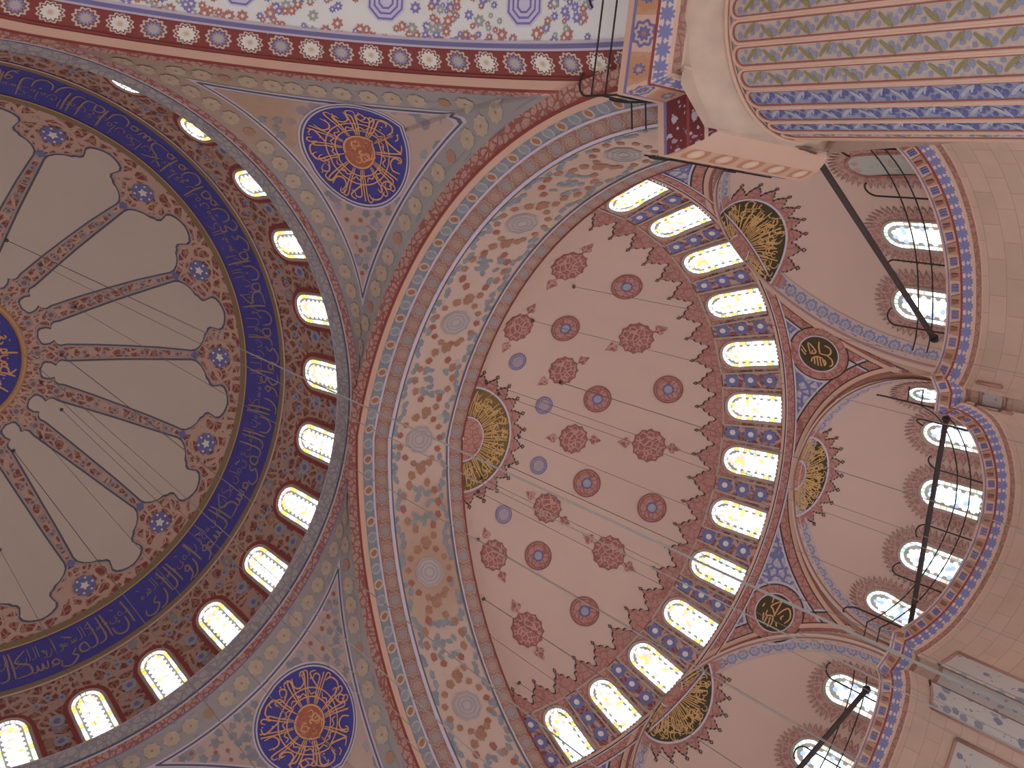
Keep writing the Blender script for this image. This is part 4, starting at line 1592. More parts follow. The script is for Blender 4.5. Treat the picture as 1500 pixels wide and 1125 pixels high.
b = Mesh()
for az in (-25.6, 25.8):
    x, y = 10.72 * math.cos(D2(az)), 10.72 * math.sin(D2(az))
    b.tube([(x, y, -9.0), (x, y, -0.6), (x, y, 0.62)], 0.32, 10)
b.build('corner_pier', M['plaster'], semi)
for i, ex in enumerate(EX):
    e = empty('ceiling_exedra', SC)
    lab = ['middle scalloped half-dome with gilt half medallion below the semidome windows', 'upper half-dome beside the fluted pier with gilt half medallion', 'lower half-dome at the bottom edge with brown gilt half medallion'][i]
    tag(e, lab, 'half dome', 'structure')
    ex['obj'] = e
    n_, t_ = frame_of(ex)
    ro, zb = ex['ro'], ex['zb']
    # bands of the arch face around the opening, lying on the semidome sphere
    def face(name, r0, r1, mat, off, ro=ro, zb=zb, ex=ex, e=e):
        b = Mesh()
        bes, rs_ = lins(-0.2, PI + 0.2, 181), lins(r0, r1, 4)
        pts = [on_sphere(ex, r * math.cos(be), zb + r * math.sin(be), off) for be in bes for r in rs_]
        uvs = [(be * ro, r) for be in bes for r in rs_]

        def free(p):
            for o_ in EX:
                if o_ is not ex and math.hypot(p @ frame_of(o_)[1], p[2] + SC[2] - o_['zb']) < o_['ro'] and p @ frame_of(o_)[0] > 0:
                    return False
            return math.atan2(p[1], p[0]) > D2(-90) and math.atan2(p[1], p[0]) < D2(90) and p[2] + SC[2] < ZT - 0.05
        fs = []
        for i_ in range(180):
            for j_ in range(3):
                q = i_ * 4 + j_
                if free((pts[q] + pts[q + 5]) / 2):
                    fs.append((q, q + 1, q + 5, q + 4))
        b.add(pts, fs, uvs)
        return b.build(name, mat, e)
    face('arch_outer_white', ro + 0.56, ro + 0.63, M['line_lilac'], 0.033)
    face('arch_outer_line', ro + 0.52, ro + 0.57, M['line_black'], 0.036)
    face('arch_pink_band', ro + 0.24, ro + 0.53, M['pinkband'], 0.03)
    face('arch_black_line', ro + 0.20, ro + 0.25, M['line_black'], 0.04)
    face('arch_cream_line', ro + 0.08, ro + 0.21, M['cream'], 0.05)
    face('arch_red_line', ro - 0.01, ro + 0.09, M['red_flower'], 0.04)
    # soffit strip with blue beads between the sphere and the half dome
    b = Mesh()

    def edge(be, w, ex=ex, ro=ro, zb=zb, n_=n_, t_=t_):
        p = on_sphere(ex, ro * math.cos(be), zb + ro * math.sin(be), 0.0)
        q = np.array([0, 0, zb - SC[2]]) + n_ * (ex['n0'] + 0.25) + t_ * ex['a'] * math.cos(be) * 0.985 + np.array([0, 0, ex['h'] * math.sin(be) * 0.985])
        return p + (q - p) * w
    b.grid(edge, lins(-0.16, PI + 0.16, 65), lins(0, 1, 4), lambda be, w, ex=ex: (be * ex['a'], (w - 0.5) * 0.4))
    b.build('arch_return', M['cream'], e)
    b = Mesh()

    def beads(be, w, ex=ex, zb=zb, n_=n_, t_=t_):
        k = math.sqrt(1 - (w / ex['b']) ** 2) * (1 - 0.03 / ex['a'])
        return np.array([0, 0, zb - SC[2] + k * ex['h'] * math.sin(be)]) + n_ * (ex['n0'] + w) + t_ * k * ex['a'] * math.cos(be)
    b.grid(beads, lins(-0.02, PI + 0.02, 97), lins(0.05, 0.62, 5), lambda be, w, ex=ex: (be * ex['a'], w - 0.36))
    b.build('bead_band', row('bead_band_%s' % 'abc'[i], 0.42, [(0, C(120, 120, 146)), (0.07, C(150, 140, 146)), (0.11, C(108, 106, 142)), (0.19, C(156, 136, 134))], [(0.25, C(150, 96, 88))], jag=0.02), e)

    def ept(th, ph, off=0.0, ex=ex, n_=n_, t_=t_, zb=zb):
        """half dome: th 0..pi round the plan, ph 0..pi/2 up to the crown"""
        a, b_, h = ex['a'] - off, ex['b'] - off, ex['h'] - off
        return n_ * (ex['n0'] + b_ * math.sin(th) * math.cos(ph)) + t_ * (a * math.cos(th) * math.cos(ph)) + np.array([0, 0, zb - SC[2] + h * math.sin(ph)])
    ex['pt'] = ept
    b = Mesh()
    b.grid(ept, lins(-0.05, PI + 0.05, 65), lins(0, PI / 2 - 0.002, 25), lambda th, ph: (th * 4, ph * 4))
    b.grid(lambda th, z: ept(th, 0) + np.array([0, 0, z]), lins(-0.05, PI + 0.05, 65), [-1.0, 0.0], lambda th, z: (th * 4, z))
    b.build('plaster_shell', M['plaster'], e)

    def crown(a, r, off, ex=ex, ept=ept):
        # polar coordinates around the crown, r measured along the shell; a=0 points into the exedra
        ca, sa = math.cos(a) / ex['b'], math.sin(a) / ex['a']
        A = 1.0 / math.hypot(ca, sa)
        s_, ph, dp_ = 0.0, 0.0, 0.02
        while s_ < r and ph < 1.5:
            ds = dp_ * math.hypot(A * math.cos(ph + dp_ / 2), ex['h'] * math.sin(ph + dp_ / 2))
            if s_ + ds > r:
                ph += dp_ * (r - s_) / ds
                break
            s_ += ds
            ph += dp_
        return ept(math.atan2(ca, sa), PI / 2 - max(ph, 1e-4), off)
    gilt_half(crown, 0.52, [1.46, 1.78, 1.7][i], [0.34, 0.4, 0.4][i], [11, 11, 11][i], e, -PI / 2 + 0.05, PI / 2 - 0.05, 11 + i, True, 'olive')

# exedra windows
def exedra_windows(ex, ths, labels, blind=()):
    e = ex['obj']
    for k, th in enumerate(ths):
        th = D2(th)
        base = ex['pt'](th, 0) + np.array([0, 0, -0.35])
        top = ex['pt'](th, D2(24))
        dth = 0.01
        tx = ex['pt'](th + dth, 0.1) - ex['pt'](th - dth, 0.1)
        tx = -tx / np.linalg.norm(tx)
        up = top - base
        up = up / np.linalg.norm(up)
        nn = np.cross(tx, up)
        # make normal point into the room (towards the axis of the exedra)
        cen = frame_of(ex)[0] * ex['n0'] + np.array([0, 0, ex['zb'] - SC[2]])
        if nn @ (cen - base) < 0:
            nn = -nn
        hgt = 2.3

        def mp3(x, y, off, base=base, tx=tx, up=up, nn=nn, ex=ex, th=th):
            # follow the shell: shift sideways in plan angle and upward in latitude
            p0 = ex['pt'](th + dth, 0) - ex['pt'](th - dth, 0)
            L = np.linalg.norm(p0) / (2 * dth)
            yy = y - 0.35
            if yy < 0:
                q = ex['pt'](th - x / L, 0, off) + np.array([0, 0, yy])
            else:
                q = ex['pt'](th - x / L, yy / ex['h'] * 1.02, off)
            return q
        W_, H_ = 1.02, 2.05
        if k in blind:
            fr, bk, pn = window_meshes(mp3, W_, H_, 60 + k, 'exedra')
            datas = [('frame', fr.data('frame', M['crest'])), ('painted_panel', bk.data('painted_panel', blobs('blind_window_paint', C(150, 146, 138), [C(134, 142, 124), C(160, 120, 112)], 3.0, 0.4)))]
        else:
            fr, bk, pn = window_meshes(mp3, W_, H_, 60 + k, 'exedra')
            datas = [('frame', fr.data('frame', M['reveal'])), ('glazing_bars', bk.data('glazing_bars', M['bar_glow'])), ('glass_panes', pn.data('glass_panes', GMATS))]
        # spiky painted halo round the opening
        o1, o2, ol = [], [], []
        r = W_ / 2
        path = [(-r, y) for y in lins(0, H_ - r, 8)] + [(-r * math.cos(t), H_ - r + r * math.sin(t)) for t in lins(PI / 18, PI - PI / 18, 17)] + [(r, y) for y in lins(H_ - r, 0, 8)]
        nrm = [(-1, 0)] * 8 + [(-math.cos(t), math.sin(t)) for t in lins(PI / 18, PI - PI / 18, 17)] + [(1, 0)] * 8
        h1, h2 = Mesh(), Mesh()
        for mm, mt, g, off in ((h1, None, 0.0, 0.03), (h2, None, 0.035, 0.02)):
            inn, out = [], []
            dense = []
            for j in range(len(path) - 1):
                for f in (0.0, 0.25, 0.5, 0.75):
                    dense.append((path[j][0] * (1 - f) + path[j + 1][0] * f, path[j][1] * (1 - f) + path[j + 1][1] * f, nrm[j][0] * (1 - f) + nrm[j + 1][0] * f, nrm[j][1] * (1 - f) + nrm[j + 1][1] * f, f))
            for (x, y, nx, ny, f) in dense:
                hgt_ = 0.34 + (0.0 if f == 0 else (0.15 if f in (0.25, 0.75) else 0.26)) + g
                inn.append((x + nx * 0.10, y + ny * 0.10))
                out.append((x + nx * hgt_, y + ny * hgt_))
            P = [mp3(x, y, off) for x, y in inn] + [mp3(x, y, off) for x, y in out]
            nn_ = len(inn)
            mm.add(P, [(j, j + 1, nn_ + j + 1, nn_ + j) for j in range(nn_ - 1)], inn + out)
        datas.append(('painted_halo', h1.data('painted_halo', M['halo'])))
        datas.append(('halo_outline', h2.data('halo_outline', M['halo_line'])))
        place_window(datas, SC, 0, labels[k], 'windows of the half-domes')


M['halo'] = scroll('window_halo_arabesque', C(142, 92, 84), C(160, 120, 108), [redP], 5.5, 0.09)
M['halo_line'] = plain('halo_outline_paint', C(112, 84, 74))
exedra_windows(EX[0], [151, 122, 90, 57, 24], ['narrow edge-on window of the middle half-dome beside the railing corner', 'bright window of the middle half-dome crossed by the top of the tie beam',
                                                'bright central window of the middle half-dome', 'bright window of the middle half-dome, second from the bottom, crossed by the tie beam', 'lowest window of the middle half-dome at the end of the tie beam'])
exedra_windows(EX[1], [104, 68, 34], ['dim blind painted window in the upper half-dome next to the fluted pier',
                                           'bright window of the upper half-dome below the blind one', 'bright window of the upper half-dome crossed by the end of the tie beam'], blind=(0,))
exedra_windows(EX[2], [146, 112], ['bright window of the lower half-dome nearest the small dark roundel', 'bright window of the lower half-dome at the bottom edge of the photo'])

# spandrel roundels with gilt lettering
R1 = [[(545, 740), (530, 500), (655, 690), (570, 730), (600, 660)], [(745, 470), (720, 600), (725, 735)], [(830, 555), (920, 600), (935, 690), (870, 755), (730, 725)], [(860, 765), (935, 850), (930, 950), (870, 985)],
      [(400, 560), (470, 700)], [(380, 640), (450, 760)], [(560, 830), (540, 900)], [(610, 800), (600, 950)], [(660, 800), (660, 980)], [(710, 810), (720, 990)], [(760, 830), (780, 960)], [(790, 850), (810, 920), (770, 980)], [(560, 830), (650, 790), (760, 820)]]
R2 = [[(690, 260), (545, 430), (600, 480), (690, 590)], [(690, 260), (680, 420), (670, 590)], [(720, 540), (780, 420), (860, 340), (940, 420), (960, 520), (910, 630)], [(830, 500), (800, 560), (830, 590)],
      [(510, 540), (530, 640), (640, 600), (690, 680), (690, 790)], [(520, 250), (530, 380)], [(410, 450), (400, 520)], [(470, 620), (520, 760)], [(560, 650), (560, 800)], [(620, 640), (650, 830)], [(760, 680), (800, 750)]]
for az, zz, strokes, cx, cy, sc_, lab in ((-26.8, 21.5, R1, 700, 730, 350.0, 0), (28.6, 21.45, R2, 655, 530, 350.0, 1)):
    col = math.acos((zz - SC[2]) / SR)
    az = D2(az)
    a, l, p, w_ = Mesh(), Mesh(), Mesh(), Mesh()
    a.poly(sphmap(SR, az, col, 0.06), circ(0.66, 32))
    p.ring(sphmap(SR, az, col, 0.05), circ(0.98, 40), circ(0.64, 40))
    l.ring(sphmap(SR, az, col, 0.045), circ(1.03, 40), circ(0.97, 40))
    w_.ring(sphmap(SR, az, col, 0.075), circ(0.70, 32), circ(0.655, 32))
    w_.ring(sphmap(SR, az, col, 0.028), circ(1.12, 40), circ(1.02, 40))
    o = a.build('spandrel_roundel', M['olive'], semi)
    p.build('pink_surround', M['pinkband'], o)
    l.build('black_outline', M['line_black'], o)
    w_.build('white_rim', M['line_lilac'], o)
    g = Mesh()
    for s_ in strokes:
        s2 = [((y - cy) / sc_ * 0.64, -(x - cx) / sc_ * 0.64) for x, y in s_]
        g.stroke(sphmap(SR, az, col, 0.075), smooth_line(s2, 3), 0.055)
    g.build('gilt_lettering', M['gold_o'], o)
# blue-arabesque triangle outlines are carried by the arch face lines

# ================================================================== CORNICES, WALLS
def offset_path(path, d):
    """offset a plan polyline outward (to the right of travel)"""
    P = [np.array(p, float) for p in path]
    n = len(P)
    out = []
    for i in range(n):
        a = P[i] - P[i - 1] if i else P[1] - P[0]
        b_ = P[i + 1] - P[i] if i < n - 1 else P[-1] - P[-2]
        a = a / np.linalg.norm(a)
        b_ = b_ / np.linalg.norm(b_)
        na, nb = np.array([a[1], -a[0]]), np.array([b_[1], -b_[0]])
        m_ = na + nb
        l = m_ @ m_
        m_ = m_ / max(l, 0.5) * 2 if l > 1e-6 else na
        k = 1.0 / max(0.5, (m_ @ na) / np.linalg.norm(m_)) if np.linalg.norm(m_) else 1
        out.append(P[i] + m_ / np.linalg.norm(m_) * d * min(k, 1.5))
    return out


def cornice(root, path, prof, z0, names, sl=(0, None)):
    """prof: list of (offset outward, drop); bands between successive entries"""
    P = [np.array(p, float) for p in path]
    arc = [0.0]
    for a, b_ in zip(P, P[1:]):
        arc.append(arc[-1] + np.linalg.norm(b_ - a))
    rows_ = [[np.array([q[0], q[1], z0 - dz]) for q in offset_path(path, d)] for d, dz in prof]
    rows_ = [r[sl[0]:sl[1]] for r in rows_]
    arc = arc[sl[0]:sl[1]]
    P = P[sl[0]:sl[1]]
    for k, (nm, mat) in enumerate(names):
        if mat is None:
            continue
        b = Mesh()
        L = math.hypot(prof[k + 1][0] - prof[k][0], prof[k + 1][1] - prof[k][1])
        n = len(P)
        ws = lins(0, 1, 3)
        pts, uvs, fs = [], [], []
        for i in range(n):
            for w in ws:
                pts.append(rows_[k][i] * (1 - w) + rows_[k + 1][i] * w)
                uvs.append((arc[i], (w - 0.5) * L))
        for i in range(n - 1):
            for j in range(2):
                q = i * 3 + j
                fs.append((q, q + 1, q + 4, q + 3))
        b.add(pts, fs, uvs)
        b.build(nm, mat, root, smooth=False)
    return P, arc


def densify(path, step=0.25):
    out = [path[0]]
    for a, b_ in zip(path, path[1:]):
        n = max(1, int(math.dist(a, b_) / step))
        for i in range(1, n + 1):
            out.append((a[0] + (b_[0] - a[0]) * i / n, a[1] + (b_[1] - a[1]) * i / n))
    return out


HALFP = [(15.6, -10.75), (16.4, -10.85), (17.3, -10.85), (18.19, -10.67), (19.0, -10.33), (19.74, -9.88), (20.5, -9.25), (21.16, -8.51), (21.65, -7.75), (21.97, -7.0), (22.2, -6.3), (22.3, -5.6), (22.2, -5.0), (21.92, -4.57),
         (22.45, -4.05), (22.5, -3.5), (23.1, -3.42), (23.8, -3.22), (24.45, -2.95), (25.05, -2.55), (25.75, -1.85), (26.3, -0.95), (26.5, 0.0)]
LIPX = smooth_line(HALFP[:14], 3)[:-1] + [HALFP[13], HALFP[14], HALFP[15]] + smooth_line(HALFP[15:], 3)[1:]
LIP = LIPX + [(x, -y) for x, y in LIPX[-2::-1]]
LIP = LIP[::-1]           # travel so that the right-hand side is outward
LIP = [tuple(p) for p in LIP]
PROF = [(0.65, -0.05), (0.0, 0.0), (0.02, 0.05), (0.03, 0.09), (0.18, 0.33), (0.22, 0.38), (0.36, 0.60), (0.42, 0.66), (0.46, 0.80), (0.50, 0.82)]
NAMES = [('walkway', M['cream']), ('lip', M['cream']), ('blue_fillet', M['line_blue']), ('panel_band', M['cream']), ('red_fillet', M['line_red']), ('leaf_band', M['corn_leaf']), ('cream_fillet', M['cream']), ('brown_strip', M['corn_strip']), ('foot', M['cream'])]
# check direction: outward must increase distance from (19, 0)
tst = offset_path(LIP, 0.5)
mid = len(LIP) // 2
if tst[mid][0] < LIP[mid][0]:
    LIP = LIP[::-1]
cx_ = empty('trim_2')
tag(cx_, 'scalloped cornice with blue leaves under the half-dome windows', 'cornice', 'structure')
cornice(cx_, LIP, PROF, 17.0, NAMES)
bk_, ln_, ds_ = Mesh(), Mesh(), Mesh()


def prism(ms, x0, x1, x2, x3, ya, za, yb, zb_, out):
    # trapezoid block leaning with the cornice face; (ya, za) upper edge, (yb, zb_) lower edge
    P = [(x0, ya, za), (x1, ya, za), (x3, yb, zb_), (x2, yb, zb_)]
    Q = [(x * 0.9, y - out * 0.85, z - out * 0.5) for x, y, z in P]
    ms.add(P + Q, [(4, 5, 6, 7), (0, 1, 5, 4), (1, 2, 6, 5), (2, 3, 7, 6), (3, 0, 4, 7)])


prism(bk_, -0.17, 0.17, -0.23, 0.23, 0.045, -0.11, 0.175, -0.32, 0.05)
prism(ln_, -0.08, 0.08, -0.05, 0.05, 0.03, -0.16, 0.12, -0.31, 0.06)
for q_ in (-0.09, 0.0, 0.09):
    P = [(q_ - 0.03, 0.05, -0.14), (q_ + 0.03, 0.05, -0.14), (q_ + 0.03, 0.15, -0.30), (q_ - 0.03, 0.15, -0.30)]
    Q = [(x, y - 0.02, z - 0.012) for x, y, z in P]
    ds_.add(P + Q, [(4, 5, 6, 7), (0, 1, 5, 4), (1, 2, 6, 5), (2, 3, 7, 6), (3, 0, 4, 7)])
bk_ = bk_.data('cornice_block', plain('cornice_brown_block', C(150, 108, 84), wear=0.2, wsc=5))
ln_ = ln_.data('block_niche', plain('cornice_block_red', C(124, 70, 56)))
ds_ = ds_.data('blue_dash', plain('cornice_blue_dash', C(92, 90, 140)))
acc, nxt, kk = 0.0, 0.3, 0
for p, q in zip(LIP, LIP[1:]):
    L_ = math.dist(p, q)
    while nxt <= acc + L_ and L_ > 1e-6:
        f = (nxt - acc) / L_
        x, y = p[0] + (q[0] - p[0]) * f, p[1] + (q[1] - p[1]) * f
        ang = math.atan2(q[1] - p[1], q[0] - p[0])
        # local +Y must be the outward (right-hand) side of travel
        o = bpy.data.objects.new('cornice_block' if kk % 2 == 0 else 'blue_dash', bk_ if kk % 2 == 0 else ds_)
        COL.objects.link(o)
        o.parent = cx_
        o.location = (x, y, 17.0)
        o.rotation_euler.z = ang + PI
        if kk % 2 == 0:
            c_ = bpy.data.objects.new('block_niche', ln_)
            COL.objects.link(c_)
            c_.parent = o
        kk += 1
        nxt += 0.40
    acc += L_
wl = empty('wall_far')
tag(wl, 'pink ashlar wall below the scalloped cornice', 'wall', 'structure')
base = offset_path(LIP, 0.5)
b = Mesh()
arc = 0.0
pts, uvs, fs = [], [], []
for i, p in enumerate(base):
    if i:
        arc += math.dist(base[i - 1], p)
    for z in (16.2, 13.0, 9.0):
        pts.append((p[0], p[1], z))
        uvs.append((arc, z))
for i in range(len(base) - 1):
    for j in range(2):
        q = i * 3 + j
        fs.append((q, q + 1, q + 4, q + 3))
b.add(pts, fs, uvs)
b.build('ashlar', M['wall'], wl, smooth=False)
# tile panels set into the wall
tl = offset_path(LIP, 0.46)
n = len(tl)
ys = [p[1] for p in tl]


def tile_panel(i0, i1, z0, z1):
    b = Mesh()
    pts, uvs, fs = [], [], []
    a = 0.0
    seq = tl[i0:i1 + 1]
    for i, p in enumerate(seq):
        if i:
            a += math.dist(seq[i - 1], p)
        for z in (z0, z1):
            pts.append((p[0], p[1], z))
            uvs.append((a, z))
    for i in range(len(seq) - 1):
        q = 2 * i
        fs.append((q, q + 1, q + 3, q + 2))
    b.add(pts, fs, uvs)
    o = b.build('tile_panel', M['tile'], wl, smooth=False)
    f = Mesh()
    for z in (z0, z1):
        f.tube([(p[0], p[1], z) for p in seq], 0.06)
    for p in (seq[0], seq[-1]):
        f.tube([(p[0], p[1], z0), (p[0], p[1], z1)], 0.06)
    f.build('tile_frame', M['corn_strip'], o)


def idx_near(x, y):
    return min(range(n), key=lambda i: math.hypot(tl[i][0] - x, tl[i][1] - y))


for (x0, y0, x1, y1, z0, z1) in ((22.6, -4.6, 23.3, -3.6, 15.2, 15.9), (23.6, 3.6, 22.5, 5.4, 12.6, 15.5), (22.8, 5.8, 22.2, 8.6, 11.5, 14.6)):
    i0, i1 = sorted((idx_near(x0, y0), idx_near(x1, y1)))
    tile_panel(i0, i1, z0, z1)

# ------------------------------------------------------------------ fluted pier
PC, PR = (12.95, -12.75), 2.50
pier = empty('wall_pier', (PC[0], PC[1], 0))
tag(pier, 'great fluted pier with blue and gold painted flutes', 'pier', 'structure')
b = Mesh()
b.grid(lambda a, z: (PR * math.cos(a), PR * math.sin(a), z), lins(0, 2 * PI, 109), lins(0, 16.3, 18), lambda a, z: (a * PR, z))
b.build('shaft', M['stone'], pier)
# stone flare from the round shaft to the square springing block
b = Mesh()


def flare(a, t):
    c, s = math.cos(a), math.sin(a)
    sq = min(3.0 / max(abs(c), 1e-6), 2.56 / max(abs(s), 1e-6))
    sq = min(sq, 3.05)
    k = t * t * (3 - 2 * t)
    r = PR + 0.04 + (sq - PR) * k
    return (r * c, r * s, 16.15 + 0.75 * t)


b.grid(flare, lins(0, 2 * PI, 145), lins(0, 1, 9), lambda a, t: (a * 2.8, t))
b.build('flare', M['stone'], pier)
b = Mesh()
b.tube([(2.6 * math.cos(a), 2.6 * math.sin(a), 16.22) for a in lins(0, 2 * PI, 73)], 0.05)
b.build('collar', M['cream'], pier)
NF = 33
fa = 2 * PI / NF
hw = 0.170
ztop = 16.08


def flute_map(x, z, off):
    a = x / PR
    return ((PR + off) * math.cos(a), (PR + off) * math.sin(a), z)


def flute_path(w, zt):
    r = w
    return [(-w, 3.0)] + [(-w, z) for z in lins(5, zt - r, 7)] + [(-r * math.cos(t), zt - r + r * math.sin(t)) for t in lins(PI / 10, PI * 9 / 10, 9)] + [(w, z) for z in lins(zt - r, 5, 7)] + [(w, 3.0)]


fm = Mesh()
zs_ = lins(3.0, ztop - hw, 14)
for z in zs_:
    pass
nx = 7
pts, uvs, fs = [], [], []
zz = zs_ + [ztop - hw + hw * math.sin(t) for t in lins(PI / 12, PI / 2, 6)]
for z in zz:
    w = hw if z <= ztop - hw else math.sqrt(max(1e-6, hw * hw - (z - ztop + hw) ** 2))
    for i in range(nx):
        x = -w + 2 * w * i / (nx - 1)
        pts.append(flute_map(x, z, 0.012 + 0.03 * (x / hw) ** 2))
        uvs.append((x, z))
for j in range(len(zz) - 1):
    for i in range(nx - 1):
        q = j * nx + i
        fs.append((q, q + 1, q + nx + 1, q + nx))
fm.add(pts, fs, uvs)
fdat = {k: fm.data('flute', M[k]) for k in ('flute_gold', 'flute_blue')}
rl = Mesh()
rl.tube([flute_map(x, z, 0.045) for x, z in flute_path(hw + 0.012, ztop + 0.012)], 0.022, 5)
rdat = rl.data('red_bead', plain('flute_red_bead', C(140, 70, 60)))
cm_ = Mesh()
cm_.tube([flute_map(x, z, 0.06) for x, z in flute_path(hw + 0.05, ztop + 0.05)], 0.034, 6)
cdat = cm_.data('ridge_moulding', M['cream'])
leafd = {}
for key, mats in (('g', ('flute_leaf_blue', C(114, 114, 142), 'flute_leaf_gilt', C(122, 106, 58))), ('b', ('flute_leaf_deep_blue', C(76, 76, 132), 'flute_leaf_pale', C(140, 134, 148)))):
    rg = random.Random(3)
    lb, lg = Mesh(), Mesh()
    z = ztop - 0.16
    k = 0
    while z > 3.2:
        sd = 1 if k % 2 else -1
        fmap = lambda x, y, off: flute_map(x, y, 0.02 + off + 0.03 * (x / hw) ** 2)
        for (x, y, a_, b_, rot) in ((sd * 0.06, z, 0.075, 0.06, 0), (-sd * 0.09, z - 0.1, 0.05, 0.05, 0), (sd * 0.02, z - 0.32, 0.06, 0.07, 0.4)):
            lb.poly(lambda u, v: fmap(max(-0.16, min(0.16, x + u)), y + v, 0.004), leafpoly(a_, b_, rg.random() * 6))
        for (x, y, l_) in ((0.0, z - 0.2, 0.17), (-sd * 0.07, z - 0.34, 0.08)):
            pts_ = smooth_line([(x - sd * 0.12, y - l_ * 0.8), (x - sd * 0.02, y - l_ * 0.1), (x + sd * 0.1, y + l_ * 0.6)], 3)
            lg.stroke(lambda u, v: fmap(max(-0.16, min(0.16, u)), v, 0.007), pts_, 0.075 if l_ > 0.1 else 0.045)
        z -= 0.44
        k += 1
    leafd[key] = [('painted_leaves', lb.data('painted_leaves', plain(mats[0], mats[1], wear=0.2, wsc=7))), ('gilt_leaves', lg.data('gilt_leaves', plain(mats[2], mats[3], wear=0.2, wsc=7)))]
camdir = math.atan2(CAMP[1] - PC[1], CAMP[0] - PC[0])
for k in range(-9, 10):
    a = camdir + D2(-2.73) + fa * k
    o = bpy.data.objects.new('flute', fdat['flute_blue' if k <= -3 and k >= -5 else 'flute_gold'])
    COL.objects.link(o)
    o.parent = pier
    o.rotation_euler.z = a
    for nm, me in (('red_bead', rdat), ('ridge_moulding', cdat)) + tuple(leafd['b' if k <= -3 and k >= -5 else 'g']):
        q = bpy.data.objects.new(nm, me)
        COL.objects.link(q)
        q.parent = o
# springing cornice of the pier
PL = [(9.35, -17.5), (9.35, -10.62), (10.58, -10.62), (10.82, -9.5), (15.9, -9.5), (15.9, -11.2)]
pc = empty('trim_3')
tag(pc, 'projecting pier cornice with brown flower panels and blue leaves', 'cornice', 'structure')
PP2 = [(0.9, -0.02), (0.0, 0.0), (0.02, 0.16), (0.03, 0.24), (0.22, 0.66), (0.25, 0.72), (0.42, 1.0), (0.48, 1.06), (0.6, 1.2), (0.66, 1.22)]
NM2 = [('top_ledge', M['cream']), ('lip', M['cream']), ('blue_fillet', M['line_blue']), ('panel_band', M['corn_pier']), ('red_fillet', M['line_red']), ('leaf_band', M['corn_leaf']), ('cream_fillet', M['cream']), ('brown_strip', M['corn_strip']), ('foot', M['stone'])]
pth = PL[:]
tst = offset_path(pth, 0.5)
if tst[0][0] < 9.35:
    pth = pth[::-1]
dp = densify(pth, 0.5)
near = lambda p: min(range(len(dp)), key=lambda i: math.dist(dp[i], p))
i1, i2 = sorted((near(PL[2]), near(PL[3])))
NM3 = [(nm, M['maroon'] if nm in ('panel_band', 'leaf_band', 'brown_strip') else mt) for nm, mt in NM2]
M['niche'] = row('cornice_peach_niches', 0.95, [(0, C(186, 150, 130)), (0.12, C(180, 140, 118)), (0.2, C(158, 100, 66)), (0.36, C(172, 124, 98))], [(0.24, C(176, 136, 116))], jag=0)
NM4 = [(nm, {'panel_band': M['niche'], 'leaf_band': M['cream'], 'red_fillet': M['cream'], 'brown_strip': M['cream'], 'blue_fillet': M['cream']}.get(nm, mt)) for nm, mt in NM2]
first, last = (NM2, NM4) if dp[0][0] < 10 else (NM4, NM2)
cornice(pc, dp, PP2, 18.05, first, (0, i1 + 1))
cornice(pc, dp, PP2, 18.05, NM3, (i1, i2 + 1))
cornice(pc, dp, PP2, 18.05, last, (i2, None))
# block below the second arm of the cornice
b = Mesh()
b.add([(10.9, -10.15, 16.85), (15.3, -10.15, 16.85), (15.3, -13.0, 16.85), (10.9, -13.0, 16.85), (10.0, -10.9, 16.85), (10.0, -17.5, 16.85), (10.9, -17.5, 16.85)], [(0, 1, 2, 3), (4, 0, 3, 6, 5)], [(0, 0), (4, 0), (4, 3), (0, 3), (0, 0), (0, 6), (1, 6)])
b.add([(15.3, -10.15, 16.85), (15.3, -13.0, 16.85), (15.3, -13.0, 8), (15.3, -10.9, 8)], [(0, 1, 2, 3)], [(0, 8), (3, 8), (3, 0), (0, 0)])
b.build('springing_block', M['stone'], pc, smooth=False)

# ================================================================== IRONWORK
def railing(path, z, label, posts, step=2.2, hook=2.0, inset=0.08, ph=0.6):
    e = empty('iron_railing', (path[0][0], path[0][1], z))
    tag(e, label, 'railing', None, 'iron railings on the cornices')
    org = np.array([path[0][0], path[0][1], z])
    pin = offset_path(path, inset)
    for hz in (0.42, 0.88):
        b = Mesh()
        b.tube([np.array([p[0], p[1], z + hz]) - org for p in pin], 0.022, 5)
        b.build('rail', M['iron'], e)
    arc = 0.0
    nxt = ph
    k = 0
    for i in range(1, len(pin)):
        arc += math.dist(pin[i - 1], pin[i])
        if arc >= nxt:
            nxt += step
            p = np.array([pin[i][0], pin[i][1], z])
            d = np.array([pin[i][0] - pin[i - 1][0], pin[i][1] - pin[i - 1][1], 0.0])
            d = d / np.linalg.norm(d) * (1 if k % 2 else -1)
            k += 1
            h = hook
            pts = [p, p + (0, 0, h * 0.5), p + (0, 0, h * 0.8)] + [p + np.array([0, 0, h * 0.8]) + d * (0.28 * (1 - math.cos(t))) + np.array([0, 0, 0.30 * math.sin(t)]) for t in lins(0.3, 2.5, 7)]
            b = Mesh()
            b.tube([q - org for q in pts], 0.028, 5)
            b.build('post', M['iron'], e)
    return e


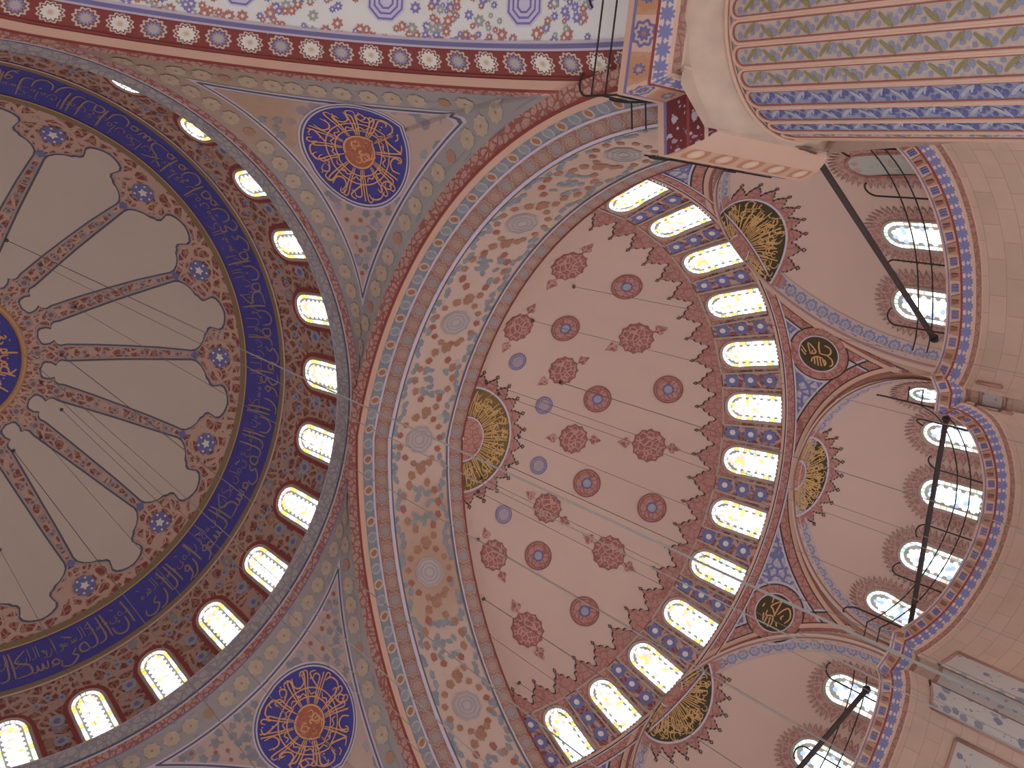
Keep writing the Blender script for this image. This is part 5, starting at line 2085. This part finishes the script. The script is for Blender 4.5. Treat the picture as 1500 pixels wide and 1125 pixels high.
E1P = [p for p in LIP if p[1] < -5.0]
E2P = [p for p in LIP if abs(p[1]) < 4.3]
E3P = [p for p in LIP if p[1] > 5.0]
railing(E1P, 17.05, 'black iron railing along the cornice of the upper half-dome', 5)
railing(E2P, 17.05, 'black iron railing along the cornice of the middle half-dome', 5)
railing(E3P, 17.05, 'black iron railing along the cornice of the lower half-dome', 5)
pp = densify(pth, 0.4)
fa_ = [p for p in pp if p[0] < 9.4]
fb_ = [p for p in pp if p[1] > -9.6 and p[0] > 11.2]
fn_ = [p for p in pp if 9.6 <= p[0] <= 10.79 and p[1] <= -9.8 and p[1] > -10.7]
railing(fa_, 18.07, 'black iron railing on the pier cornice at the top edge', 3, 2.6, 1.3, 0.05, 1.6)
railing(fb_, 18.07, 'black iron railing seen edge-on along the pier cornice', 3, 2.4, 1.1, 0.05, 0.5)
railing(fn_, 18.07, 'short black iron railing in the corner of the pier cornice', 2, 1.0, 1.1, 0.05, 0.5)

# tie beams across the half-dome openings
for (p, q, lab) in (((15.55, -10.25, 17.55), (22.75, -5.55, 17.5), 'long dark tie beam across the upper half-dome opening'), ((24.2, -3.2, 17.5), (24.4, 4.15, 17.5), 'dark tie beam across the middle half-dome windows'),
                    ((22.6, 5.6, 17.5), (15.6, 10.3, 17.5), 'dark tie beam across the lower half-dome window')):
    p, q = np.array(p), np.array(q)
    e = empty('tie_beam', tuple(p))
    tag(e, lab, 'beam', None, 'tie beams')
    b = Mesh()
    b.tube([(q - p) * t for t in lins(0, 1, 9)], 0.085, 8)
    b.build('rod', M['timber'], e)
    b = Mesh()
    d = (q - p) / np.linalg.norm(q - p)
    for t in (0.015, 0.985):
        c0 = (q - p) * t
        b.tube([c0 - d * 0.06, c0 + d * 0.06], 0.13, 8)
    b.build('end_collar', M['iron'], e)

# hanging cables
CAB = [(3.04, -3.92, 42.66), (1.81, -4.77, 42.59), (3.99, -0.33, 43.06), (1.6, -1.29, 43.59), (3.32, 0.82, 43.26), (4.04, 1.87, 42.89), (3.31, 2.97, 42.89), (2.35, 3.5, 42.98), (1.68, 6.95, 41.32), (4.34, -2.32, 42.68),
       (15.08, -1.64, 28.68), (14.48, -2.07, 28.65), (15.88, 1.01, 28.64), (16.18, -0.06, 28.63), (14.8, 1.4, 28.74), (14.67, 1.87, 28.67), (14.45, 5.32, 27.36), (14.32, 6.33, 26.66), (17.3, -2.16, 28.08), (15.49, -4.37, 27.76), (16.3, -5.7, 26.81), (14.58, 3.48, 28.24), (14.86, 7.6, 25.41)]
CAB = sorted(CAB[:10], key=lambda c: c[1]) + sorted(CAB[10:], key=lambda c: c[1])
for k, (x, y, z) in enumerate(CAB):
    b = Mesh()
    z1 = 3.2
    b.tube([(0, 0, z1 - z), (0, 0, 0)], 0.008 if k % 4 else 0.013, 5)
    big = k < 10
    o = b.build('hanging_cable', M['wire'])
    o.location = (x, y, z)
    j = k if big else k - 10
    tag(o, 'thin lamp cable hanging from the %s, %s counting from the top of the photo' % ('main dome' if big else 'semidome', ordinal(j)), 'cable', None, 'lamp cables')
    h = Mesh()
    h.tube([(0.05 * math.cos(t), 0.05 * math.sin(t), -0.02) for t in lins(0, 2 * PI, 9)], 0.02, 5)
    h.build('hook', M['iron'], o)

# ================================================================== FLOOR
b = Mesh()
b.add([(-34, -34, 0), (40, -34, 0), (40, 34, 0), (-34, 34, 0)], [(0, 1, 2, 3)], [(-34, -34), (40, -34), (40, 34), (-34, 34)])
o = b.build('floor', M['carpet'], None, smooth=False)
tag(o, 'patterned carpet covering the prayer hall floor', 'carpet', 'structure')
b = Mesh()
b.add([(-250, -250, -0.3), (250, -250, -0.3), (250, 250, -0.3), (-250, 250, -0.3)], [(0, 1, 2, 3)])
o = b.build('floor', M['reflector'], None, smooth=False)  # unseen wide pale ground, added to bounce daylight up into the vaults
tag(o, 'unseen pale paving of the courtyard outside', 'reflector', 'structure')
